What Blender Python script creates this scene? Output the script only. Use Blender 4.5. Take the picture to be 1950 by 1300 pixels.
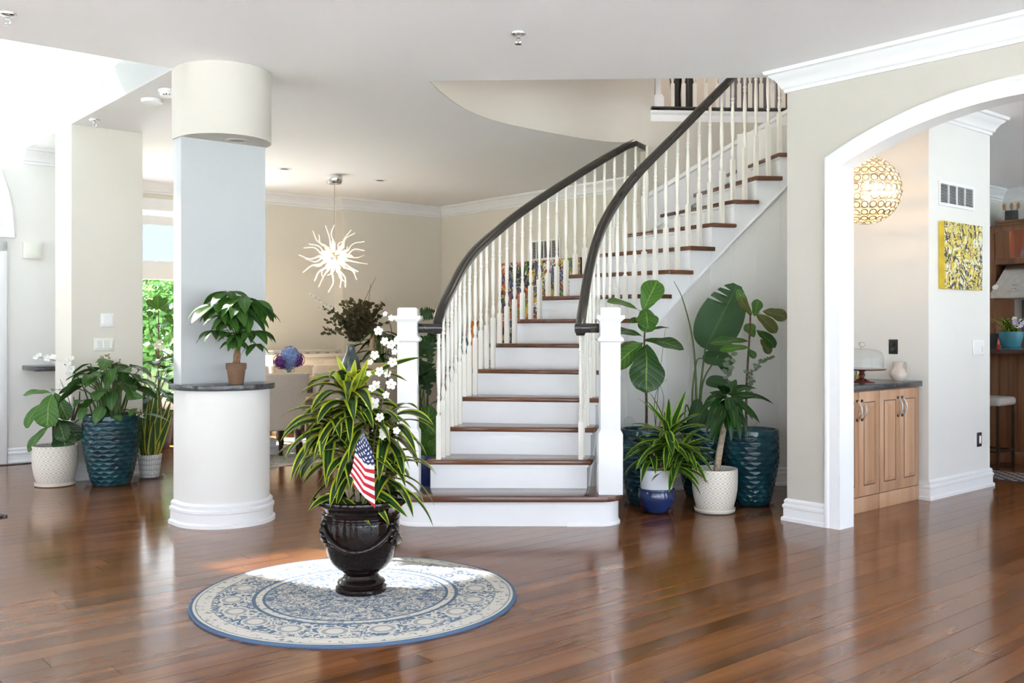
import bpy, bmesh, math, random
from math import sin, cos, pi, radians, atan2, sqrt, floor as ffloor
from mathutils import Vector, Matrix, geometry, noise

for _o in list(bpy.data.objects):
    bpy.data.objects.remove(_o, do_unlink=True)
SC = bpy.context.scene
COL = SC.collection
rnd = random.Random(11)

# ------------------------------------------------------------------ camera
F, CX, HY, CAMH = 1840.0, 975.0, 625.0, 1.3        # focal length, principal column, horizon row in a 1950x1300 frame
cam_d = bpy.data.cameras.new('camera'); cam = bpy.data.objects.new('camera', cam_d); COL.objects.link(cam)
cam.location = (0, 0, CAMH); cam.rotation_euler = (pi/2, 0, 0)
cam_d.sensor_width = 36.0; cam_d.lens = 36.0*F/1950.0; cam_d.shift_y = (HY-650.0)/1950.0
cam_d.clip_start = 0.05; cam_d.clip_end = 200
SC.camera = cam

# house axes: u runs right/away (VP on the right), v runs left/away; the room grid is turned 40.3 degrees to the camera
TH = radians(40.3); CU, SU = cos(TH), sin(TH)
def W(u, v, z=0.0): return Vector((u*CU - v*SU, u*SU + v*CU, z))
def UV(x, y): return (x*CU + y*SU, -x*SU + y*CU)

# ------------------------------------------------------------------ world, sun, exposure
wd = bpy.data.worlds.new('sky'); SC.world = wd; wd.use_nodes = True
nt = wd.node_tree; nt.nodes.clear()
_out = nt.nodes.new('ShaderNodeOutputWorld'); _bg = nt.nodes.new('ShaderNodeBackground')
_tc = nt.nodes.new('ShaderNodeTexCoord'); _sp = nt.nodes.new('ShaderNodeSeparateXYZ'); _rp = nt.nodes.new('ShaderNodeValToRGB')
_rp.color_ramp.elements[0].position = 0.0; _rp.color_ramp.elements[0].color = (0.97, 0.98, 1.0, 1)
_rp.color_ramp.elements[1].position = 0.9; _rp.color_ramp.elements[1].color = (0.66, 0.81, 1.0, 1)
nt.links.new(_tc.outputs['Generated'], _sp.inputs[0]); nt.links.new(_sp.outputs['Z'], _rp.inputs[0])
nt.links.new(_rp.outputs[0], _bg.inputs['Color']); nt.links.new(_bg.outputs[0], _out.inputs['Surface'])
_bg.inputs['Strength'].default_value = 2.5
sun_d = bpy.data.lights.new('sun', 'SUN'); sun = bpy.data.objects.new('sun', sun_d); COL.objects.link(sun)
sun_d.energy = 36.0; sun_d.angle = radians(0.6); sun_d.color = (1.0, 0.97, 0.93)
SUN_EL = radians(40.0)
_sd = W(0.312, -0.95); _sd.normalize(); _sd = Vector((_sd.x*cos(SUN_EL), _sd.y*cos(SUN_EL), -sin(SUN_EL)))
sun.rotation_euler = _sd.to_track_quat('-Z', 'Y').to_euler(); sun.location = W(0, 14, 12)
vs = SC.view_settings; vs.view_transform = 'Standard'; vs.look = 'None'; vs.gamma = 1.0; vs.use_curve_mapping = False
vs.exposure = 1.58

# ------------------------------------------------------------------ pixel helpers (direction from the pixel, distance from what the thing touches)
def tx(px): return (px-CX)/F
def D(py, z=0.0): return (CAMH-z)*F/(py-HY)                   # depth of a point of known height
def P(px, py, d): return Vector((tx(px)*d, d, CAMH+(HY-py)*d/F))
def FL(px, py, z=0.0): return P(px, py, D(py, z))
def pu(px, u): t = tx(px); v = u*(CU-t*SU)/(SU+t*CU); return v
def pv(px, v): t = tx(px); return v*(SU+t*CU)/(CU-t*SU)
def zat(py, d): return CAMH+(HY-py)*d/F

# ------------------------------------------------------------------ materials
MATS = {}
def newmat(name):
    m = bpy.data.materials.new(name); m.use_nodes = True; MATS[name] = m
    n = m.node_tree; return m, n, n.nodes['Principled BSDF']
class NB:
    """tiny node builder"""
    def __init__(s, n): s.n = n
    def new(s, t, **kw):
        x = s.n.nodes.new(t)
        for k, v in kw.items(): setattr(x, k, v)
        return x
    def put(s, sock, v):
        if hasattr(v, 'is_linked') or hasattr(v, 'links'): s.n.links.new(v, sock)
        else: sock.default_value = v
    def m(s, op, a, b=0.0, c=0.0):
        x = s.new('ShaderNodeMath', operation=op)
        s.put(x.inputs[0], a); s.put(x.inputs[1], b); s.put(x.inputs[2], c); return x.outputs[0]
    def mix(s, f, a, b):
        x = s.new('ShaderNodeMix', data_type='RGBA'); s.put(x.inputs[0], f); s.put(x.inputs[6], a); s.put(x.inputs[7], b); return x.outputs[2]
    def ramp(s, f, stops, interp='LINEAR'):
        x = s.new('ShaderNodeValToRGB'); cr = x.color_ramp; cr.interpolation = interp
        while len(cr.elements) < len(stops): cr.elements.new(0.5)
        for e, (p, c) in zip(cr.elements, stops): e.position = p; e.color = tuple(c)+(1,)
        s.put(x.inputs[0], f); return x.outputs[0]
    def obj(s): return s.new('ShaderNodeTexCoord').outputs['Object']
    def uv(s): return s.new('ShaderNodeTexCoord').outputs['UV']
    def xyz(s, v): x = s.new('ShaderNodeSeparateXYZ'); s.put(x.inputs[0], v); return x.outputs
    def comb(s, a, b, c=0.0):
        x = s.new('ShaderNodeCombineXYZ'); s.put(x.inputs[0], a); s.put(x.inputs[1], b); s.put(x.inputs[2], c); return x.outputs[0]
    def noise(s, vec, scale, detail=3, rough=0.5, dist=0.0):
        x = s.new('ShaderNodeTexNoise'); s.put(x.inputs['Vector'], vec); x.inputs['Scale'].default_value = scale
        x.inputs['Detail'].default_value = detail; x.inputs['Roughness'].default_value = rough; x.inputs['Distortion'].default_value = dist
        return x.outputs['Fac']
    def voro(s, vec, scale, feature='F1', out='Distance'):
        x = s.new('ShaderNodeTexVoronoi', feature=feature); s.put(x.inputs['Vector'], vec); x.inputs['Scale'].default_value = scale
        return x.outputs[out]
    def mapping(s, vec, scale=(1, 1, 1), rot=(0, 0, 0)):
        x = s.new('ShaderNodeMapping'); s.put(x.inputs[0], vec); x.inputs['Scale'].default_value = scale; x.inputs['Rotation'].default_value = rot
        return x.outputs[0]
    def bump(s, bs, h, strength=0.3, dist=0.01):
        x = s.new('ShaderNodeBump'); x.inputs['Strength'].default_value = strength; x.inputs['Distance'].default_value = dist
        s.put(x.inputs['Height'], h); s.n.links.new(x.outputs[0], bs.inputs['Normal'])
def C3(c): return tuple(c)+(1,)
def plain(name, col, rough=0.5, metal=0.0, var=0.06, scale=6.0, coat=0.0, bump=0.0, emit=None, estr=0.0, spec=None):
    m, n, bs = newmat(name); b = NB(n)
    f = b.noise(b.obj(), scale, 3)
    lo = tuple(max(0, x*(1-var)) for x in col); hi = tuple(min(1, x*(1+var)) for x in col)
    n.links.new(b.ramp(f, [(0.3, lo), (0.7, hi)]), bs.inputs['Base Color'])
    bs.inputs['Roughness'].default_value = rough; bs.inputs['Metallic'].default_value = metal
    bs.inputs['Coat Weight'].default_value = coat; bs.inputs['Coat Roughness'].default_value = 0.08
    if spec is not None: bs.inputs['Specular IOR Level'].default_value = spec
    if bump: b.bump(bs, b.noise(b.obj(), scale*12, 4), bump, 0.004)
    if emit: bs.inputs['Emission Color'].default_value = C3(emit); bs.inputs['Emission Strength'].default_value = estr
    return m

CREAMDIM = plain('dimmed cream paint', (0.535, 0.50, 0.445), 0.55, var=0.012, scale=1.5)  # darker copy of the cream paint, dimming walls that catch strong light
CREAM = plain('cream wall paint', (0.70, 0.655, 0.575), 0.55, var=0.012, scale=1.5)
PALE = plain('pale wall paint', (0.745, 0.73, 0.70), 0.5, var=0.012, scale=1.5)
FINSHADE = plain('shaded pale paint', (0.45, 0.46, 0.465), 0.5, var=0.012, scale=1.5)  # pale paint darkened and cooled: the fin's shade put into its colour
WHITE = plain('white trim paint', (0.79, 0.79, 0.795), 0.35, var=0.012, scale=2)
CEIL = plain('ceiling paint', (0.93, 0.93, 0.93), 0.7, var=0.01, scale=1)
STAIRWHITE = plain('white stair paint', (0.80, 0.80, 0.81), 0.32, var=0.01, scale=3)
BALW = plain('ivory baluster paint', (0.83, 0.80, 0.73), 0.35, var=0.02, scale=4)
RAILM = plain('black brown rail lacquer', (0.022, 0.019, 0.017), 0.22, var=0.3, scale=14, coat=0.4)
STONE = plain('charcoal stone', (0.045, 0.047, 0.052), 0.25, var=0.35, scale=60, coat=0.2)
CHROME = plain('chrome', (0.75, 0.75, 0.76), 0.12, 1.0, var=0.03)
STEEL = plain('brushed steel', (0.5, 0.48, 0.45), 0.28, 1.0, var=0.08, scale=20)
PEWTER = plain('hammered pewter', (0.55, 0.53, 0.5), 0.35, 1.0, var=0.15, scale=60, bump=0.3)
BLACK = plain('black plastic', (0.012, 0.012, 0.013), 0.35, var=0.1)
BLKGLOSS = plain('black glazed ceramic', (0.006, 0.006, 0.007), 0.1, var=0.1, coat=0.5)
PLASTIC = plain('white plastic', (0.85, 0.85, 0.84), 0.35, var=0.01)
IVORYP = plain('ivory plastic', (0.74, 0.74, 0.66), 0.4, var=0.01)
SOIL = plain('dark soil', (0.03, 0.018, 0.01), 0.95, var=0.6, scale=60, bump=1.0)
LINEN = plain('beige linen', (0.56, 0.48, 0.40), 0.9, var=0.08, scale=120, bump=0.3)
ESPRESSO = plain('espresso wood', (0.022, 0.012, 0.009), 0.35, var=0.35, scale=18)
CREAMWOOD = plain('cream painted wood', (0.74, 0.66, 0.56), 0.45, var=0.03)
TERRA = plain('brown terracotta', (0.16, 0.085, 0.045), 0.75, var=0.12, scale=20, bump=0.2)
NAVY = plain('navy glaze', (0.012, 0.028, 0.11), 0.12, var=0.25, scale=8, coat=0.5)
BARK = plain('brown bark', (0.10, 0.06, 0.035), 0.85, var=0.5, scale=40, bump=0.9)
PALEBARK = plain('pale cane bark', (0.42, 0.33, 0.24), 0.8, var=0.35, scale=40, bump=0.7)
TWIG = plain('dark twig', (0.06, 0.035, 0.022), 0.8, var=0.4, scale=50)
GREENSTEM = plain('green stem', (0.06, 0.115, 0.02), 0.5, var=0.25, scale=12)
PETAL = plain('white petal', (0.72, 0.71, 0.67), 0.6, var=0.05, scale=30)
BLOSSEYE = plain('yellow blossom eye', (0.7, 0.55, 0.15), 0.6)
REDWOOD = plain('red brown lacquered wood', (0.13, 0.03, 0.018), 0.25, var=0.3, scale=20, coat=0.3)
CLAY = plain('pale stoneware', (0.58, 0.50, 0.44), 0.6, var=0.06, scale=14)
BRASSD = plain('dark bronze', (0.09, 0.06, 0.04), 0.35, 0.9, var=0.2)
GREYSEAT = plain('grey upholstery', (0.40, 0.36, 0.33), 0.85, var=0.08, scale=60)
SPOON = plain('wooden spoon', (0.42, 0.22, 0.09), 0.6, var=0.2, scale=20)
HALLBROWN = plain('brown hall furniture', (0.10, 0.045, 0.022), 0.45, var=0.3, scale=10)
HALLDOOR = plain('slate hall door', (0.09, 0.085, 0.10), 0.5, var=0.08)
HALLWALL = plain('taupe hall paint', (0.46, 0.42, 0.38), 0.6, var=0.02)
BOUNCE = plain('pale bounce ground', (0.84, 0.83, 0.81), 0.8, var=0.06, scale=2)
GRASS = plain('lawn', (0.10, 0.20, 0.04), 0.9, var=0.4, scale=3)
COUNTERWOOD = plain('dark counter wood', (0.07, 0.025, 0.014), 0.2, var=0.3, scale=10, coat=0.4)

def glassmat(name, col=(1, 1, 1), rough=0.0, ior=1.45):
    m, n, bs = newmat(name); b = NB(n)
    f = b.noise(b.obj(), 5); hi = tuple(col); lo = tuple(x*0.97 for x in col)
    n.links.new(b.ramp(f, [(0.3, lo), (0.7, hi)]), bs.inputs['Base Color'])
    bs.inputs['Transmission Weight'].default_value = 1.0; bs.inputs['Roughness'].default_value = rough; bs.inputs['IOR'].default_value = ior
    return m
GLASS = glassmat('clear glass', (0.97, 0.98, 0.98), 0.0, 1.35)
TINTGLASS = glassmat('blue grey glass', (0.35, 0.50, 0.55), 0.05, 1.45)
ORANGEGLASS = glassmat('orange glass', (0.95, 0.33, 0.04), 0.05)
TEALGLASS = glassmat('teal glass', (0.25, 0.6, 0.68), 0.05)
def panemat(name, tint=(0.92, 0.96, 1.0)):
    m, n, bs = newmat(name); b = NB(n)
    tr = b.new('ShaderNodeBsdfTransparent'); tr.inputs[0].default_value = C3(tint)
    gl = b.new('ShaderNodeBsdfGlossy'); gl.inputs['Roughness'].default_value = 0.02
    mx = b.new('ShaderNodeMixShader'); fr = b.new('ShaderNodeLayerWeight'); fr.inputs[0].default_value = 0.5
    n.links.new(b.m('ADD', 0.035, b.m('MULTIPLY', b.m('POWER', fr.outputs['Facing'], 4.0), 0.55)), mx.inputs[0]); n.links.new(tr.outputs[0], mx.inputs[1]); n.links.new(gl.outputs[0], mx.inputs[2])
    n.links.new(mx.outputs[0], n.nodes['Material Output'].inputs['Surface']); n.nodes.remove(bs)
    return m
PANE = panemat('window pane')
SUNDIM = panemat('sun-dimming window pane', (0.38, 0.38, 0.38))  # tint added only to weaken the sun patch indoors
SKYPANE = panemat('sky-dimming transom pane', (0.36, 0.40, 0.45))  # tint stands in for a dimmer, bluer sky behind clear glass
LOWPANE = panemat('lightly tinted window pane', (0.88, 0.90, 0.90))
CLEARP = panemat('clear plastic', (0.9, 0.92, 0.93))
DOME = panemat('thin glass', (0.95, 0.97, 0.97))

def woodmat(name, dark, mid, light, rough, coat=0.0, along=0, scale=1.0, perpiece=True, bumps=0.15, spec=0.5, fine=0.25):
    """grain runs along local axis 'along'"""
    m, n, bs = newmat(name); b = NB(n)
    sc = [9*scale, 9*scale, 9*scale]; sc[along] = 0.45*scale
    co = b.obj(); oi = b.new('ShaderNodeObjectInfo'); geo = b.new('ShaderNodeNewGeometry')
    r = b.m('FRACT', b.m('ADD', oi.outputs['Random'], geo.outputs['Random Per Island']))
    add = b.new('ShaderNodeVectorMath', operation='ADD'); b.put(add.inputs[0], co); b.put(add.inputs[1], b.comb(b.m('MULTIPLY', r, 37.0), b.m('MULTIPLY', r, 17.0), b.m('MULTIPLY', r, 5.0)))
    vec = b.mapping(add.outputs[0], tuple(sc))
    g = b.noise(vec, 1.6, 5, 0.55, 0.4); g2 = b.noise(vec, 9.0, 3, 0.5, 0.2)
    f = b.m('ADD', b.m('MULTIPLY', g, 1.0-fine), b.m('MULTIPLY', g2, fine))
    if perpiece: f = b.m('ADD', f, b.m('MULTIPLY', b.m('SUBTRACT', r, 0.5), 0.16))
    n.links.new(b.ramp(f, [(0.28, dark), (0.5, mid), (0.74, light)]), bs.inputs['Base Color'])
    bs.inputs['Roughness'].default_value = rough; bs.inputs['Coat Weight'].default_value = coat; bs.inputs['Coat Roughness'].default_value = 0.06
    bs.inputs['Specular IOR Level'].default_value = spec
    if bumps: b.bump(bs, g, bumps, 0.002)
    return m, n, bs, b
FLOORM, _n, _bs, _b = woodmat('dark plank floor', (0.085, 0.029, 0.009), (0.175, 0.064, 0.020), (0.27, 0.108, 0.038), 0.16, 0.0, 0, 0.55, True, 0.0, 0.45, 0.08)
_wn = _b.noise(_b.mapping(_b.obj(), (1.0, 5.0, 1.0)), 2.2, 2, 0.5)
_b.bump(_bs, _wn, 0.008, 0.02)
_rr = _b.noise(_b.mapping(_b.obj(), (1.0, 3.0, 1.0)), 2.0, 1, 0.5)
_n.links.new(_b.m('ADD', 0.11, _b.m('MULTIPLY', _rr, 0.09)), _bs.inputs['Roughness'])
GAPM = plain('dark floor gap', (0.012, 0.006, 0.004), 0.6)
TREADM = woodmat('tread wood', (0.06, 0.02, 0.009), (0.12, 0.04, 0.017), (0.2, 0.075, 0.03), 0.2, 0.3, 0, 1.0)[0]
MAPLE = woodmat('maple cabinet wood', (0.36, 0.19, 0.10), (0.47, 0.27, 0.155), (0.56, 0.35, 0.22), 0.4, 0.0, 2, 0.8)[0]
GLAZE = plain('dark glazed groove', (0.12, 0.055, 0.03), 0.5)
WALNUT = woodmat('kitchen brown wood', (0.12, 0.045, 0.018), (0.20, 0.085, 0.036), (0.28, 0.125, 0.055), 0.35, 0.0, 2, 0.8)[0]
TABLEM = woodmat('dining table wood', (0.13, 0.07, 0.04), (0.24, 0.14, 0.08), (0.34, 0.21, 0.13), 0.3, 0.2, 0, 0.8)[0]

def leafmat(name, base, vein, dark, nv=7, slope=0.5, rough=0.38, edge=None, mid=None, spec=0.32, veinw=0.10, trans=0.12):
    m, n, bs = newmat(name); b = NB(n)
    x, y, _ = b.xyz(b.uv())
    a = b.m('MULTIPLY', b.m('ABSOLUTE', b.m('SUBTRACT', x, 0.5)), 2.0)
    oi = b.new('ShaderNodeObjectInfo'); r = oi.outputs['Random']
    f = b.noise(b.obj(), 14.0, 3)
    col = b.mix(b.m('ADD', b.m('MULTIPLY', f, 0.6), b.m('MULTIPLY', r, 0.45)), C3(dark), C3(base))
    if edge:
        jit = b.noise(b.comb(b.m('MULTIPLY', x, 9.0), b.m('MULTIPLY', y, 1.2), b.m('MULTIPLY', r, 20.0)), 2.0, 2)
        e = b.m('GREATER_THAN', b.m('ADD', a, b.m('MULTIPLY', b.m('SUBTRACT', jit, 0.5), 0.35)), 0.63)
        col = b.mix(e, col, C3(edge))
        if mid:
            c2 = b.m('LESS_THAN', b.m('ADD', a, b.m('MULTIPLY', jit, 0.3)), 0.24); col = b.mix(b.m('MULTIPLY', c2, 0.7), col, C3(mid))
    if nv:
        fr = b.m('FRACT', b.m('SUBTRACT', b.m('MULTIPLY', y, float(nv)), b.m('MULTIPLY', a, slope*nv)))
        sv = b.m('LESS_THAN', fr, veinw)
        mr = b.m('LESS_THAN', a, 0.05)
        col = b.mix(b.m('MULTIPLY', b.m('MAXIMUM', b.m('MULTIPLY', sv, 0.65), mr), 0.8), col, C3(vein))
        tri = b.m('ABSOLUTE', b.m('SUBTRACT', fr, 0.5)); b.bump(bs, b.m('MULTIPLY', tri, -1.0), 0.35, 0.01)
    n.links.new(col, bs.inputs['Base Color']); bs.inputs['Roughness'].default_value = rough
    bs.inputs['Specular IOR Level'].default_value = spec
    if trans:
        tl = b.new('ShaderNodeBsdfTranslucent'); n.links.new(col, tl.inputs[0]); mx = b.new('ShaderNodeMixShader'); mx.inputs[0].default_value = trans
        n.links.new(bs.outputs[0], mx.inputs[1]); n.links.new(tl.outputs[0], mx.inputs[2]); n.links.new(mx.outputs[0], n.nodes['Material Output'].inputs['Surface'])
    return m
FIGL = leafmat('fig leaf', (0.022, 0.085, 0.012), (0.16, 0.25, 0.05), (0.007, 0.03, 0.006), 7, 0.26)
FIGLB = leafmat('bright fig leaf', (0.055, 0.16, 0.016), (0.22, 0.33, 0.06), (0.02, 0.075, 0.010), 7, 0.26)
FIGOLD = leafmat('browning fig leaf', (0.10, 0.10, 0.022), (0.22, 0.22, 0.07), (0.035, 0.06, 0.012), 7, 0.26)
DRAC = leafmat('lemon striped dracaena leaf', (0.020, 0.062, 0.016), (0, 0, 0), (0.008, 0.03, 0.009), 0, edge=(0.36, 0.42, 0.025), mid=(0.06, 0.11, 0.04), rough=0.28)
DRACY = leafmat('young yellow dracaena leaf', (0.30, 0.40, 0.03), (0, 0, 0), (0.16, 0.26, 0.02), 0, edge=(0.55, 0.52, 0.03), mid=(0.22, 0.33, 0.03), rough=0.3)
DRACG = leafmat('green striped dracaena leaf', (0.016, 0.06, 0.012), (0, 0, 0), (0.007, 0.03, 0.006), 0, edge=(0.25, 0.41, 0.025), mid=(0.08, 0.15, 0.05), rough=0.28)
CORNL = leafmat('corn plant leaf', (0.014, 0.06, 0.009), (0.09, 0.18, 0.018), (0.005, 0.024, 0.005), 1, 0.0, rough=0.25, veinw=0.0)
SNAKEL = leafmat('snake plant leaf', (0.06, 0.14, 0.03), (0.02, 0.06, 0.018), (0.022, 0.06, 0.015), 22, 0.1, edge=(0.50, 0.45, 0.07), veinw=0.22)
PACHL = leafmat('money tree leaf', (0.05, 0.15, 0.018), (0.13, 0.24, 0.05), (0.015, 0.06, 0.008), 9, 0.5)
PHILL = leafmat('philodendron leaf', (0.05, 0.15, 0.02), (0.13, 0.24, 0.06), (0.015, 0.06, 0.01), 7, 0.5)
MONSL = leafmat('monstera leaf', (0.022, 0.08, 0.016), (0.09, 0.17, 0.05), (0.007, 0.03, 0.007), 6, 0.5)
BIRDL = leafmat('bird of paradise leaf', (0.032, 0.09, 0.024), (0.06, 0.13, 0.04), (0.017, 0.055, 0.016), 38, 0.25, veinw=0.25)
EUCAL = leafmat('eucalyptus leaf', (0.13, 0.115, 0.055), (0.2, 0.2, 0.12), (0.05, 0.05, 0.022), 0, rough=0.6)
EUCAG = leafmat('grey eucalyptus leaf', (0.22, 0.27, 0.17), (0.2, 0.2, 0.12), (0.12, 0.17, 0.10), 0, rough=0.6)
TREEL = leafmat('garden tree leaf', (0.12, 0.26, 0.06), (0.2, 0.3, 0.1), (0.04, 0.11, 0.025), 0, rough=0.6, trans=0.3)

def teal():
    m, n, bs = newmat('teal glaze'); b = NB(n)
    f = b.noise(b.obj(), 9.0, 4); bs.inputs['Roughness'].default_value = 0.16; bs.inputs['Specular IOR Level'].default_value = 0.45
    n.links.new(b.ramp(f, [(0.25, (0.003, 0.018, 0.028)), (0.55, (0.006, 0.048, 0.062)), (0.8, (0.018, 0.09, 0.10))]), bs.inputs['Base Color']); return m
TEAL = teal()
def urn():
    m, n, bs = newmat('glossy brown glaze'); b = NB(n)
    f = b.noise(b.obj(), 22.0, 5, 0.6); bs.inputs['Roughness'].default_value = 0.07; bs.inputs['Specular IOR Level'].default_value = 0.40
    n.links.new(b.ramp(f, [(0.3, (0.003, 0.0015, 0.0015)), (0.6, (0.009, 0.004, 0.003)), (0.85, (0.035, 0.012, 0.008))]), bs.inputs['Base Color'])
    b.bump(bs, b.noise(b.obj(), 24.0, 3), 0.30, 0.006); return m
URNM = urn()
def patterned(name, col, groove, scale, kind):
    m, n, bs = newmat(name); b = NB(n)
    x, y, z = b.xyz(b.obj())
    th = b.m('ARCTAN2', y, x)
    if kind == 'hex':      # embossed interlocking arcs
        yy = b.m('MULTIPLY', z, scale*6.4)
        vec = b.comb(b.m('ADD', b.m('MULTIPLY', th, scale), b.m('MULTIPLY', b.m('MODULO', b.m('FLOOR', yy), 2.0), 0.5)), yy)
        v1 = b.new('ShaderNodeTexVoronoi', feature='F1', voronoi_dimensions='2D'); b.put(v1.inputs['Vector'], vec); v1.inputs['Scale'].default_value = 1.0; v1.inputs['Randomness'].default_value = 0.0
        d = v1.outputs['Distance']
        l = b.m('ABSOLUTE', b.m('SUBTRACT', b.m('FRACT', b.m('MULTIPLY', d, 2.6)), 0.5))
        h = b.m('GREATER_THAN', l, 0.15)
    else:                  # small pressed facets
        vec = b.comb(b.m('MULTIPLY', th, scale), b.m('MULTIPLY', z, scale*4.4))
        v1 = b.new('ShaderNodeTexVoronoi', feature='DISTANCE_TO_EDGE', voronoi_dimensions='2D'); b.put(v1.inputs['Vector'], vec); v1.inputs['Scale'].default_value = 1.0; v1.inputs['Randomness'].default_value = 0.35
        h = b.m('MINIMUM', b.m('MULTIPLY', v1.outputs['Distance'], 4.0), 1.0)
    n.links.new(b.mix(h, C3(groove), C3(col)), bs.inputs['Base Color'])
    b.bump(bs, h, 0.5, 0.006); bs.inputs['Roughness'].default_value = 0.5; return m
CREAMPOT = patterned('embossed cream ceramic', (0.78, 0.74, 0.66), (0.50, 0.42, 0.34), 4.6, 'hex')
WHITEPOT = patterned('pressed white ceramic', (0.80, 0.80, 0.79), (0.40, 0.40, 0.40), 5.0, 'facet')
def ribbed():
    m, n, bs = newmat('ribbed white ceramic'); b = NB(n); x, y, z = b.xyz(b.obj())
    w = b.m('SINE', b.m('MULTIPLY', z, 900.0)); n.links.new(b.ramp(w, [(0.0, (0.62, 0.64, 0.70)), (0.6, (0.80, 0.81, 0.84))]), bs.inputs['Base Color'])
    b.bump(bs, w, 0.3, 0.003); bs.inputs['Roughness'].default_value = 0.45; return m
RIBBED = ribbed()

def rugmat():
    m, n, bs = newmat('blue and cream rug weave'); b = NB(n)
    co = b.obj(); x, y, z = b.xyz(co)
    R = b.m('DIVIDE', b.m('SQRT', b.m('ADD', b.m('MULTIPLY', x, x), b.m('MULTIPLY', y, y))), 0.776)
    th = b.m('ARCTAN2', y, x)
    blue, cream, mid = (0.055, 0.115, 0.20), (0.60, 0.565, 0.50), (0.20, 0.25, 0.29)
    # fine scrolling vine pattern
    d = b.noise(co, 9.0, 2, 0.5, 1.2)
    n1 = b.noise(co, 18.0, 4, 0.62, 2.2)
    vine = b.m('LESS_THAN', b.m('ABSOLUTE', b.m('SUBTRACT', n1, 0.5)), 0.035)
    blot = b.m('GREATER_THAN', b.noise(co, 24.0, 3, 0.55, 1.6), 0.56)
    # medallions around the border, 18 of them
    ph = b.m('MULTIPLY', b.m('SUBTRACT', b.m('FRACT', b.m('MULTIPLY', th, 18/(2*pi))), 0.5), 2*pi*0.74/18)
    md = b.m('SQRT', b.m('ADD', b.m('MULTIPLY', ph, ph), b.m('POWER', b.m('MULTIPLY', b.m('SUBTRACT', R, 0.75), 1.1), 2.0)))
    medal = b.m('LESS_THAN', md, 0.085); medr = b.m('LESS_THAN', b.m('ABSOLUTE', b.m('SUBTRACT', md, 0.06)), 0.012)
    field = b.m('MAXIMUM', vine, blot)
    inner = b.mix(field, C3(cream), C3(blue))
    petal = b.m('LESS_THAN', b.m('ABSOLUTE', b.m('SUBTRACT', b.m('FRACT', b.m('MULTIPLY', b.m('ADD', R, b.m('MULTIPLY', b.m('SINE', b.m('MULTIPLY', th, 8.0)), 0.035)), 5.5)), 0.5)), 0.05)
    inner = b.mix(b.m('MULTIPLY', petal, 0.7), inner, C3(mid))
    bord = b.mix(b.m('GREATER_THAN', b.noise(co, 30.0, 3, 0.6, 1.8), 0.5), C3(cream), C3(blue))
    bord = b.mix(medal, bord, C3(cream)); bord = b.mix(b.m('MULTIPLY', medr, 0.8), bord, C3(mid))
    guard = b.mix(b.m('GREATER_THAN', b.noise(co, 45.0, 2), 0.60), C3(cream), C3(mid))
    def ge(t): return b.m('GREATER_THAN', R, t)
    col = inner
    for t, c in ((0.555, C3(blue)), (0.572, guard), (0.612, C3(blue)), (0.635, bord), (0.862, C3(mid)), (0.87, guard), (0.955, C3(mid)), (0.963, C3(cream)), (0.978, C3(blue))):
        col = b.mix(ge(t), col, c)
    wear = b.noise(co, 60.0, 3)
    col = b.mix(b.m('MULTIPLY', wear, 0.22), col, C3(cream))
    n.links.new(col, bs.inputs['Base Color']); bs.inputs['Roughness'].default_value = 0.95; bs.inputs['Specular IOR Level'].default_value = 0.1
    b.bump(bs, b.noise(co, 300.0, 2), 0.5, 0.004); return m
RUGM = rugmat()
RUGEDGE = plain('blue rug binding', (0.075, 0.14, 0.24), 0.9)
def matmat(name, c1, c2, sc):
    m, n, bs = newmat(name); b = NB(n); x, y, z = b.xyz(b.obj())
    a = b.m('ABSOLUTE', b.m('SUBTRACT', b.m('FRACT', b.m('MULTIPLY', b.m('ADD', x, y), sc)), 0.5)); c = b.m('ABSOLUTE', b.m('SUBTRACT', b.m('FRACT', b.m('MULTIPLY', b.m('SUBTRACT', x, y), sc)), 0.5))
    n.links.new(b.mix(b.m('GREATER_THAN', b.m('ADD', a, c), 0.62), C3(c1), C3(c2)), bs.inputs['Base Color']); bs.inputs['Roughness'].default_value = 0.9; return m
RUNNERM = matmat('trellis runner weave', (0.06, 0.045, 0.045), (0.45, 0.42, 0.40), 9.0)
MATM = matmat('dark mat weave', (0.03, 0.03, 0.04), (0.18, 0.2, 0.25), 22.0)
def diningrug():
    m, n, bs = newmat('worn dining rug weave'); b = NB(n); co = b.obj()
    n.links.new(b.ramp(b.noise(co, 7.0, 6, 0.7, 1.0), [(0.3, (0.20, 0.18, 0.16)), (0.48, (0.50, 0.46, 0.40)), (0.62, (0.62, 0.58, 0.50)), (0.75, (0.34, 0.31, 0.28))]), bs.inputs['Base Color']); bs.inputs['Roughness'].default_value = 0.95; return m
DRUG = diningrug()
def painting(name, bg, cols, sc, lines):
    m, n, bs = newmat(name); b = NB(n); co = b.obj()
    col = C3(bg)
    for i, (c, t) in enumerate(cols):
        add = b.new('ShaderNodeVectorMath', operation='ADD'); b.put(add.inputs[0], co); add.inputs[1].default_value = (i*3.7, i*1.9, i*5.1)
        col = b.mix(b.m('GREATER_THAN', b.noise(add.outputs[0], sc*(0.7+0.12*i), 3, 0.6, 1.3), t), col, C3(c))
    for i, (c, wd_, s2) in enumerate(lines):
        add = b.new('ShaderNodeVectorMath', operation='ADD'); b.put(add.inputs[0], co); add.inputs[1].default_value = (i*2.3+9, i*4.9, i*1.1)
        nn = b.noise(add.outputs[0], s2, 2, 0.5, 2.0)
        col = b.mix(b.m('LESS_THAN', b.m('ABSOLUTE', b.m('SUBTRACT', nn, 0.5)), wd_), col, C3(c))
    n.links.new(col, bs.inputs['Base Color']); bs.inputs['Roughness'].default_value = 0.45; b.bump(bs, b.noise(co, 40.0, 3), 0.4, 0.004); return m
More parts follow.
